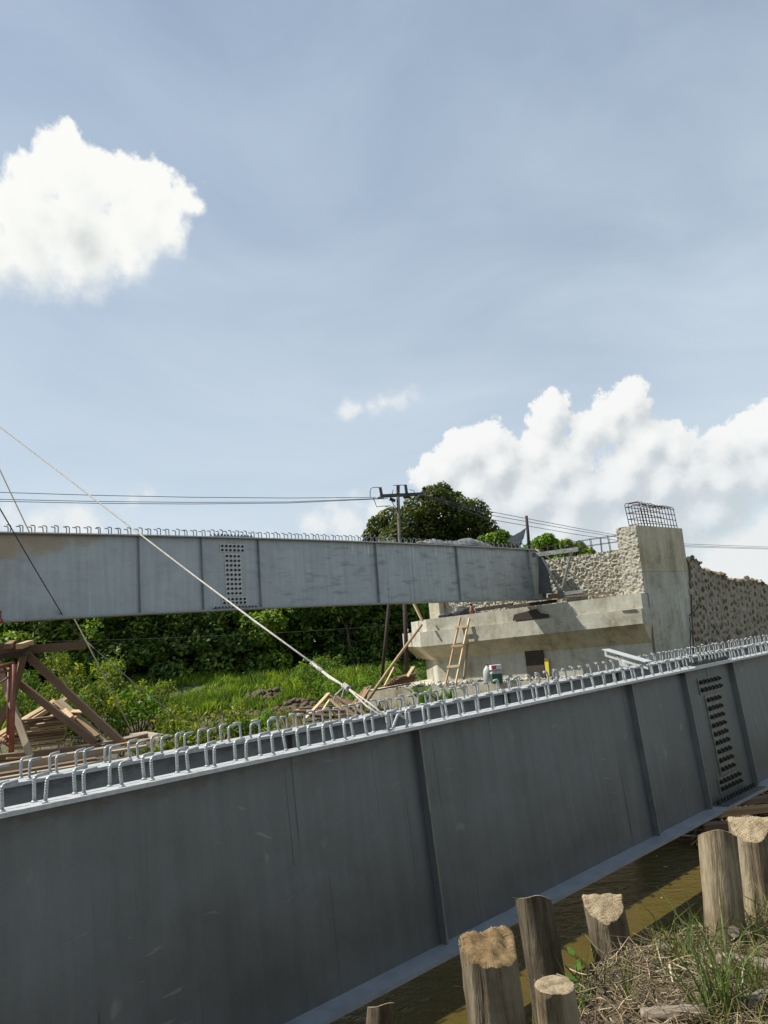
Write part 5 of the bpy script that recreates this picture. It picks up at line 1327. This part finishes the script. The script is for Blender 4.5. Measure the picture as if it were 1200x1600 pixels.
# ------------------------------------------------------------------ ropes
knot = P(565, 1090, 5.95)
endp = P(606, 1127, 5.72)
r1 = [P(-40, 636, 12.5), P(0, 667, 12.2), P(100, 743, 11.2), P(200, 820.5, 10.2), P(300, 897, 9.2), P(400, 972, 8.1), P(488, 1036, 6.9)]
rp = empty('rope', r1[-1], 'long white rope slanting from upper left to the nearest girder, knotted near its end', 'rope', 'ropes')
part('strand', MB().tube(r1, [.0105] * 6 + [.009], 7), 'rope', rp)
for dx in (-0.9, 0.9):
    part('strand', MB().tube([P(486, 1035, 6.9), P(515 + dx, 1058 - dx, 6.5), P(541, 1073.5, 6.2), P(575 + 2.5 * dx, 1101 - 2.5 * dx, 5.9), P(601 + 3 * dx, 1120, 5.74)], .007, 7), 'rope', rp)
def knotm(px, py, Y, r, l):
    c = P(px, py, Y); d = unit(P(px + 10, py + 7.5, Y - .12) - c); mb = MB(); pts = []
    for k in range(30):
        a = k * 1.15; s = (k / 29 - .5) * l; x = unit(np.cross(d, [0, 0, 1.])); y = np.cross(d, x); pts.append(c + d * s + (x * cos(a) + y * sin(a)) * r)
    mb.tube(pts, .0085, 5); part('knot', mb, 'rope', rp)
knotm(491, 1039, 6.85, .014, .12); knotm(541, 1073.5, 6.2, .020, .10); knotm(500, 1046, 6.7, .012, .10)
part('loop', MB().tube([P(536, 1075, 6.2), P(524, 1086, 6.2), P(521, 1094, 6.2), P(527, 1099, 6.2), P(533, 1093, 6.2), P(537, 1077, 6.2)], .006, 5), 'rope', rp)
mast = [P(-20, 692, 19.5), P(0, 735, 19.2), P(45, 830, 19.0), P(118, 970, 18.5), P(134, 1000, 18.4), P(209, 1149, 17.7)]
solo('rope', MB().tube(mast, .016, 6), 'rope_tan', 'taut pale rope passing behind the raised girder down to the ground at left', 'rope', 'ropes')
solo('rope', MB().tube([P(-20, 760, 11.0), P(0, 795, 11.6), P(50, 881, 13.0), P(103, 970, 14.7), P(115, 985, 15.2), P(133, 1003, 18.3)], .011, 6), 'rope_dark', 'dark rope crossing the face of the raised girder at left', 'rope', 'ropes')
solo('rope', MB().tube(sag(P(136, 1003, 18.5), P(300, 1138, 17.5), .05), .012, 6), 'rope_dark', 'thin dark rope slanting right over the shrubs to the ditch', 'rope', 'ropes')
solo('wire_cable', MB().tube(sag(P(-40, 1004, 30), P(640, 975, 34), 0.15), .007, 5), 'rope_dark', 'thin dark cable strung level in front of the riverbank trees', 'cable')

# loose steel angle lying on the second girder
sa0, sa1 = P(946, 1014.5, 11.2), P(1014, 1034, 10.0)
sa = MB().bar(sa0, sa1, .11, .012).bar(sa0 + [0, .05, -.05], sa1 + [0, .05, -.05], .012, .10).bar(P(968, 1024, 10.85), P(976, 1042, 10.6), .09, .01, (0, 1, 0))
solo('steel_angle', sa, 'zinc_top', 'loose bright steel angle sticking up behind the hooked girders', 'steel angle')

# ------------------------------------------------------------------ foreground bank
def pile(px, py, Y, rpx, lean, depth, m, label, cut='flat', seed=0, cat='timber pile', name='timber_pile', group='sawn timber piles along the water edge', rough=1.0, ky=0.9):
    """round timber pile; (px,py) is the middle of its top, rpx its radius in the photograph"""
    top = P(px, py, Y); k = np.linalg.norm(top - CAM) / 1200; R0 = rpx * k
    o = empty(name, (top[0], top[1], top[2] - depth), label, cat, group)
    rg = np.random.default_rng(seed); n = 40; m_ = 34; V = []
    lx, ly = lean
    vd = unit(np.array([-top[0], -top[1], 0]))          # towards the viewer
    def ztop(x, y):
        d = x * vd[0] + y * vd[1]; s = -x * vd[1] + y * vd[0]
        if cut == 'flat': return 0.48 * d + 0.006 * sin(40 * x + seed)
        if cut == 'tilt': return -d * 0.02
        if cut == 'wedge':   # flat ridge at the back, slanting face toward the viewer
            return -max(0.0, d) * ky + min(0.0, d) * 0.5
        if cut == 'vee': return -max(0.0, d + 0.30 * R0 + 0.45 * s) * 0.55 + min(0, d + .35 * R0 + .45 * s) * .45 + 0.008 * (float(fbm(np.array([s * 12, d * 45, seed]), 3)) - .5) * 2
    for i in range(m_):
        f_ = i / (m_ - 1); f2 = 1 - (1 - f_) ** 1.0
        for kk in range(n):
            a = 2 * pi * kk / n; c, s = cos(a), sin(a)
            zr = -depth * (1 - f_)
            q = np.array([c * 1.3 + seed, s * 1.3, zr * 0.9]); q2 = np.array([c * 3.2 + seed, s * 3.2, zr * 1.6]); q3 = np.array([c * 9 + seed, s * 9, zr * 2.2])
            rr_ = R0 * (1 + (0.22 * (float(fbm(q, 3)) - .5) + rough * 0.17 * (float(fbm(q2, 3)) - .5) + rough * 0.09 * (float(vnoise(q3)) - .5)) + 0.10 * (1 - f_))
            if cut == 'vee':
                mk = max(0.0, -c * 0.94 - s * 0.34) ** 2
                rr_ += R0 * 0.30 * mk * (float(fbm(np.array([c * 7 + 3, s * 7, zr * 16]), 4, .6)) - .42)
            x, y = c * rr_, s * rr_
            zt = ztop(x, y); z = zt - (zt + depth) * (1 - f_)
            V.append((x + lx * (depth + z), y + ly * (depth + z), z + depth))
    Fq = [(i * n + kk, i * n + (kk + 1) % n, (i + 1) * n + (kk + 1) % n, (i + 1) * n + kk) for i in range(m_ - 1) for kk in range(n)]
    # the Empty sits under the pile's own foot
    off = np.array([lx * depth, ly * depth, 0]); o.location = tuple(np.array(o.location) - off)
    lpart('bark', MB().add(V, Fq, True), m, o)
    ring = V[-n:]; cx_ = np.mean([v[0] for v in ring]); cy_ = np.mean([v[1] for v in ring]); T = []
    rings = [1.0, 0.96, 0.92, 0.88, 0.84, 0.75, 0.66, 0.56, 0.46, 0.36, 0.25, 0.13]
    for ri, f_ in enumerate(rings):
        for kk in range(n):
            v = ring[kk]; x = cx_ + (v[0] - cx_) * f_; y = cy_ + (v[1] - cy_) * f_
            z = ztop(x - cx_, y - cy_) + depth + ((0.022 * rough * (float(fbm(np.array([x * 26 + seed, y * 26, 2.]), 3)) - .5) + (0.045 * (float(fbm(np.array([x * 14 + 1, (y + .5 * x) * 80, 2.]), 4, .6)) - .5) if cut == 'vee' else 0)) * min(1, (1 - f_) * 5) if ri else 0) + (0.004 if ri else 0.001)
            pass
            T.append((x, y, z))
    T.append((cx_, cy_, ztop(0, 0) + depth + .004))
    Fq = [(i * n + kk, i * n + (kk + 1) % n, (i + 1) * n + (kk + 1) % n, (i + 1) * n + kk) for i in range(len(rings) - 1) for kk in range(n)]
    Fq += [((len(rings) - 1) * n + kk, (len(rings) - 1) * n + (kk + 1) % n, len(T) - 1) for kk in range(n)]
    cc_ = np.array([cx_, cy_, depth]); co = lpart('cut_face', MB().add([tuple(np.array(q) - cc_) for q in T], Fq, True), 'cut_orange' if cut == 'vee' else 'cut_wood', o); co.location = cc_
    # splinters and bark shreds round the rim
    sp = MB()
    for q in range(int(20 * rough)):
        kk = rg.integers(0, n); v = np.array(V[(m_ - 1) * n + kk]); d = np.array([cos(2 * pi * kk / n), sin(2 * pi * kk / n), 0])
        st = v - d * rg.uniform(0, .012) - np.array([0, 0, rg.uniform(0, .05)]); e = st + d * rg.uniform(.002, .012) + np.array([rg.normal() * .006, rg.normal() * .006, rg.uniform(.006, .024)])
        sp.tube([st, e], [rg.uniform(.0012, .003), .0006], 3)
    tag(lpart('splinters', sp, 'cut_wood', o), kind='stuff')
    return o
pile(760, 1462, 3.2, 37.5, (-0.02, 0.02), 1.9, 'pile_brown_shaded', 'thick pile nearest the viewer with torn orange-brown top', 'vee', 3, rough=1.7)
pile(832, 1406, 4.8, 24.5, (-0.075, 0.0), 1.7, 'pile_dark_shaded', 'dark flat-topped pile overlapping the lower flange of the girder', 'flat', 7, rough=0.5)
pile(941, 1398, 4.75, 25.5, (-0.07, 0.0), 1.6, 'pile_brown_shaded', 'pile standing in the water with a pale half-moon axe cut', 'wedge', 11, ky=1.15)
pile(1121, 1306, 4.1, 24.5, (0.055, 0.0), 1.9, 'pile_bark', 'pale barkless pile left of the tallest one at right', 'flat', 15, rough=1.0)
pile(1170, 1277, 4.85, 26, (-0.015, 0.0), 2.0, 'pile_bark', 'tallest pile near the right edge with half-moon cut', 'wedge', 19, ky=1.0, rough=0.7)
pile(1216, 1300, 5.2, 24, (0.0, 0.0), 1.9, 'pile_dark_shaded', 'shade-coloured pile cut by the right edge of the photo', 'flat', 23, rough=0.6)
stump = pile(866, 1540, 3.35, 26, (-0.02, 0.0), 0.6, 'pile_bark', 'short sawn stump in the grass below the dark pile', 'tilt', 27, 'stump', 'cut_stump', 'stumps in the bank', 0.8)
pile(596, 1572, 4.2, 18, (0.16, 0.0), 0.9, 'pile_brown_shaded', 'slanted pile stub poking out under the girder at bottom centre', 'flat', 31, ky=1.6, rough=0.5)

def log(a, b, r, m, label, seed, name='driftwood_log', group='driftwood on the near bank'):
    a = np.asarray(a, float); b = np.asarray(b, float); n = 20; k = 16
    hmax = max(gz(*(a + (b - a) * q)[:2]) - (a + (b - a) * q)[2] for q in np.linspace(0, 1, 9))
    a = a + [0, 0, max(0, hmax) + r * .5 + .012]; b = b + [0, 0, max(0, hmax) + r * .5 + .012]; rg = np.random.default_rng(seed)
    pts = [a + (b - a) * i / (n - 1) + np.array([0, 0, .0015 * sin(i * .9 + seed)]) for i in range(n)]
    mb = MB(); mb.tube(pts, [r * (0.94 + 0.12 * float(fbm(np.array([i * .35, seed, 1.]), 3))) * (1 if 0 < i < n - 1 else .9) for i in range(n)], k)
    ax = unit(b - a)
    for i, v in enumerate(mb.v):
        al = np.dot(np.array(v) - a, ax); ci = pts[min(i // k, n - 1)]; rd = np.array(v) - ci
        q = (float(fbm(np.array([al * 3 + seed, rd[0] * 60, rd[2] * 60]), 3)) - .5) * r * .16; c = pts[min(i // k, n - 1)]; d = unit(np.array(v) - c)
        mb.v[i] = tuple(np.array(v) + d * q)
    return solo(name, mb, m, label, 'log', group)
def G_(px, py, dz=0.0):       # a point of the near bank seen at px,py
    lo_, hi_ = 1.2, 12.0; r = ray(px, py); prev = None
    for s in np.linspace(1.2, 12, 400):
        q = CAM + r * s / r[1]
        if q[2] < gz(q[0], q[1]): break
    return q + np.array([0, 0, dz])
log(G_(1122, 1508, 0), G_(1215, 1524, 0), .027, 'driftwood', 'bleached white log lying at the right edge of the bank', 3)
log(G_(1028, 1486, 0), G_(1054, 1494, 0), .022, 'driftwood', 'short bleached stub on the crest of the bank', 5)
log(G_(1112, 1448, .09), G_(1150, 1482, .05), .028, 'driftwood', 'pale stick leaning on the foot of the tallest pile', 7)
log(G_(1004, 1604, 0), G_(1108, 1598, 0), .030, 'driftwood', 'pale split timber half buried at the bottom right', 9)
log(G_(1168, 1588, .0), G_(1215, 1572, .0), .035, 'driftwood', 'pale slab of wood at the bottom right corner behind the grass', 11)

# ---- dry twigs and straw
def twigs(n, sampler, L, r, rng, lift=0.05, wild=0.5):
    X, Y = sampler(n); Z = ground_h(X, Y) + EYE
    a = rng.random(n) * 6.283; el_ = rng.normal(0, 0.22 * wild * 2, n); l = L * (0.35 + rng.random(n) ** 1.5 * 1.1)
    d = np.stack([np.cos(a) * np.cos(el_), np.sin(a) * np.cos(el_), np.sin(el_)], -1)
    b = rng.normal(size=(n, 3)) * 0.22 * wild
    p0 = np.stack([X, Y, Z + lift * rng.random(n) ** 1.3 + 0.005], -1)
    P4 = []
    for k in range(5):
        s = k / 4; q = p0 + d * (l * (s - .5))[:, None] + b * (l * (s - .5) ** 2 * 2)[:, None]; P4.append(q)
    P4 = np.stack(P4, 1)
    P4[..., 2] = np.maximum(P4[..., 2], (ground_h(P4[..., 0], P4[..., 1]) + EYE + 0.004))
    x = np.cross(d, np.array([0, 0, 1.])); x /= np.linalg.norm(x, axis=1, keepdims=True) + 1e-9; y = np.cross(d, x)
    rr_ = r * (0.5 + rng.random(n) ** 2 * 1.2); V = []
    for k in range(5):
        t_ = [1, .95, .85, .7, .35][k]
        for j in range(3):
            an = 2.094 * j; V.append(P4[:, k] + (x * cos(an) + y * sin(an)) * (rr_ * t_)[:, None])
    V = np.stack(V, 1).reshape(-1, 3); base = np.arange(n)[:, None] * 15; Fq = []
    for k in range(4):
        for j in range(3): Fq.append(base + np.array([[k * 3 + j, k * 3 + (j + 1) % 3, (k + 1) * 3 + (j + 1) % 3, (k + 1) * 3 + j]]))
    return V, np.stack(Fq, 1).reshape(-1, 4)
rt = np.random.default_rng(44)
def bank_s(n):
    X = rt.uniform(-0.9, 4.6, n * 3); Y = rt.uniform(2.3, 5.4, n * 3); v = nN[0] * X + nN[1] * Y
    h = ground_h(X, Y); k = (v < 2.6) & (h > -2.5); return X[k][:n], Y[k][:n]
X, Y = bank_s(17500); arr = [X, Y]
V, Fq = twigs(len(X), lambda n: (X, Y), 0.15, 0.0026, rt, 0.06, 0.9)
o = link('dry_twigs', np_mesh('dry_twigs', V, Fq), 'straw'); tag(o, 'tangle of dry twigs and straw covering the near bank', 'twigs', kind='stuff')
X, Y = bank_s(170)
V, Fq = twigs(len(X), lambda n: (X, Y), 0.34, 0.0040, rt, 0.08, 1.0)
o = link('dry_branches', np_mesh('dry_branches', V, Fq), 'straw'); tag(o, 'thicker dry branches strewn over the twigs on the near bank', 'twigs', kind='stuff')
# debris on the far side of the creek under the girders
X = rt.uniform(3.2, 9.5, 9000); Y = rt.uniform(7.5, 13, 9000); v = nN[0] * X + nN[1] * Y; u = dN[0] * X + dN[1] * Y
k = (u > 9.2) & (v > 3.3) & (v < 8) & (ground_h(X, Y) > -2.95); X, Y = X[k][:2600], Y[k][:2600]
V, Fq = twigs(len(X), lambda n: (X, Y), 0.5, 0.011, rt, 0.10, 0.5)
o = link('bank_debris', np_mesh('bank_debris', V, Fq), 'straw'); tag(o, 'brown sticks and debris on the bank under the girders at right', 'debris', kind='stuff')
for k, (a, b, Ya, Yb) in enumerate((((1096, 1292), (1150, 1288), 8.9, 8.9), ((1110, 1272), (1210, 1262), 9.3, 9.3), ((1120, 1258), (1215, 1246), 9.8, 9.8))):
    pk(a, b, Ya, Yb, .14, .06, ['timber_brown', 'lumber', 'timber_brown'][k], ['lowest brown plank edging the bank behind the pale piles', 'middle tan plank edging the bank behind the pale piles', 'topmost brown plank edging the bank behind the pale piles'][k], 'planks edging the far side of the creek', 'plank', name='plank')

# ---- grass on the near bank
rn_ = np.random.default_rng(52)
n = 4200
X = rn_.uniform(-0.8, 3.2, n * 4); Y = rn_.uniform(2.3, 4.6, n * 4); v = nN[0] * X + nN[1] * Y; h = ground_h(X, Y)
den = fbm(np.stack([X * 2.3, Y * 2.3, 0 * X + 5], -1), 3)
k = (v < 2.4) & (h > -2.1) & (den > 0.44); X, Y, h = X[k][:n], Y[k][:n], h[k][:n]
V, Ft = blades(np.stack([X, Y, h + EYE - .01], -1), 0.06 + 0.20 * rn_.random(len(X)) ** 1.6, 0.0018 + 0.002 * rn_.random(len(X)), rn_, 0.9)
o = link('bank_weeds', np_mesh('bank_weeds', V, Ft), 'grass_near'); tag(o, 'thin green and straw grass blades on the near bank', 'grass', kind='stuff')
def tuft(px, py, n, L, w, label, seed, spread, leanv=(0, 0), leaf='blade_green', Y=None):
    b = G_(px, py); rg = np.random.default_rng(seed)
    o = empty('grass_tuft', b, label, 'grass tuft', 'grass tufts on the near bank')
    for q in range(n):
        a = rg.random() * 6.283; e = spread * (0.15 + rg.random()); l = L * (0.45 + 0.6 * rg.random()); ww = w * (0.7 + .6 * rg.random())
        d = np.array([cos(a), sin(a), 0]) + np.array([*leanv, 0]); s0 = np.array([rg.normal() * .03, rg.normal() * .03, -.02]); sd = np.array([-sin(a), cos(a), 0]); V = []; m = 7
        twist = rg.normal() * .4; sd = sd * cos(twist) + np.array([cos(a), sin(a), 0]) * sin(twist)
        for i in range(m):
            s = i / (m - 1); p = s0 + d * l * e * s ** 1.8 * .8 + np.array([0, 0, l * (s - .5 * e * s ** 2.4)]); wd = ww * (1 - s ** 1.6) + .0004
            V += [p - sd * wd, p + sd * wd]
        lpart('blade', MB().add(V, [(2 * i, 2 * i + 1, 2 * i + 3, 2 * i + 2) for i in range(m - 1)]), leaf, o)
    return o
tuft(1140, 1592, 38, 0.60, 0.0046, 'large clump of long green grass at the bottom right', 1, 0.75, (-0.25, 0))
tuft(1098, 1598, 13, 0.48, 0.0045, 'smaller green grass clump left of the large one', 2, 0.9, (-0.3, 0))
tuft(1060, 1500, 14, 0.36, 0.003, 'thin pale grass tuft on the crest between piles', 3, 1.0, (-.3, 0), 'grass_near')
tuft(905, 1590, 14, 0.22, 0.003, 'small green tuft right of the short stump', 4, 0.8, (0, 0), 'leaf_fresh')
tuft(800, 1600, 20, 0.26, 0.003, 'small green tuft between the thick pile and the stump', 5, 0.9, (0, 0), 'leaf_fresh')
tuft(740, 1600, 14, 0.26, 0.003, 'small green tuft at the foot of the thick pile', 6, 0.9, (0, 0), 'grass_near')
tuft(1185, 1560, 18, 0.45, 0.004, 'grass clump cut by the right edge of the photo', 7, .8, (0, 0))
tuft(985, 1570, 16, 0.28, 0.003, 'thin green tuft on the twigs right of the stump', 8, 1.0, (-.2, 0), 'grass_near')
tuft(930, 1540, 10, 0.34, 0.003, 'few long blades beside the pile with the half-moon cut', 9, 1.2, (.5, 0), 'grass_near')
def weed(px, py, label, seed, H=0.16):
    b = G_(px, py); rg = np.random.default_rng(seed); o = empty('leafy_weed', b, label, 'weed', 'leafy weeds on the near bank')
    lpart('stem', MB().tube([(0, 0, -.01), (.004, 0, H * .5), (0, .004, H)], [.003, .0025, .0012], 5), 'leaf_fresh', o)
    for q in range(8):
        a = q * 2.4; z = H * (.25 + .75 * q / 7); l = .035 + .03 * rg.random(); d = np.array([cos(a), sin(a), .35]); sd = np.array([-sin(a), cos(a), 0]); c = np.array([0, 0, z])
        V = [c, c + d * l * .4 + sd * l * .28, c + d * l * .75 + sd * l * .2, c + d * l, c + d * l * .75 - sd * l * .2, c + d * l * .4 - sd * l * .28]
        lpart('leaf', MB().add(V, [(0, 1, 2, 3, 4, 5)]), 'leaf_fresh', o)
weed(905, 1560, 'small broad-leaved weed right beside the short stump', 1, .2); weed(792, 1592, 'small broad-leaved weed right of the thick pile', 2, .14); weed(893, 1580, 'low weed in front of the short stump', 3, .12)

nl = 160; rl = np.random.default_rng(88)
lx_ = rl.uniform(-0.5, 7, nl * 6); ly_ = rl.uniform(3.2, 12, nl * 6); k_ = (ground_h(lx_, ly_) < -3.05); lx_, ly_ = lx_[k_][:nl], ly_[k_][:nl]
an_ = rl.random(len(lx_)) * 6.28; ln_ = 0.012 + 0.03 * rl.random(len(lx_)); d_ = np.stack([np.cos(an_), np.sin(an_), 0 * an_], -1) * ln_[:, None]; e_ = np.stack([-np.sin(an_), np.cos(an_), 0 * an_], -1) * ln_[:, None] * .35
c_ = np.stack([lx_, ly_, 0 * lx_ + WZ + 0.004], -1)
o = link('floating_leaves', np_mesh('floating_leaves', np.stack([c_ - d_, c_ + e_, c_ + d_, c_ - e_], 1).reshape(-1, 3), np.arange(4 * len(lx_)).reshape(-1, 4)), 'straw'); tag(o, 'dead leaves and scraps floating on the brown water', 'leaves', kind='stuff')
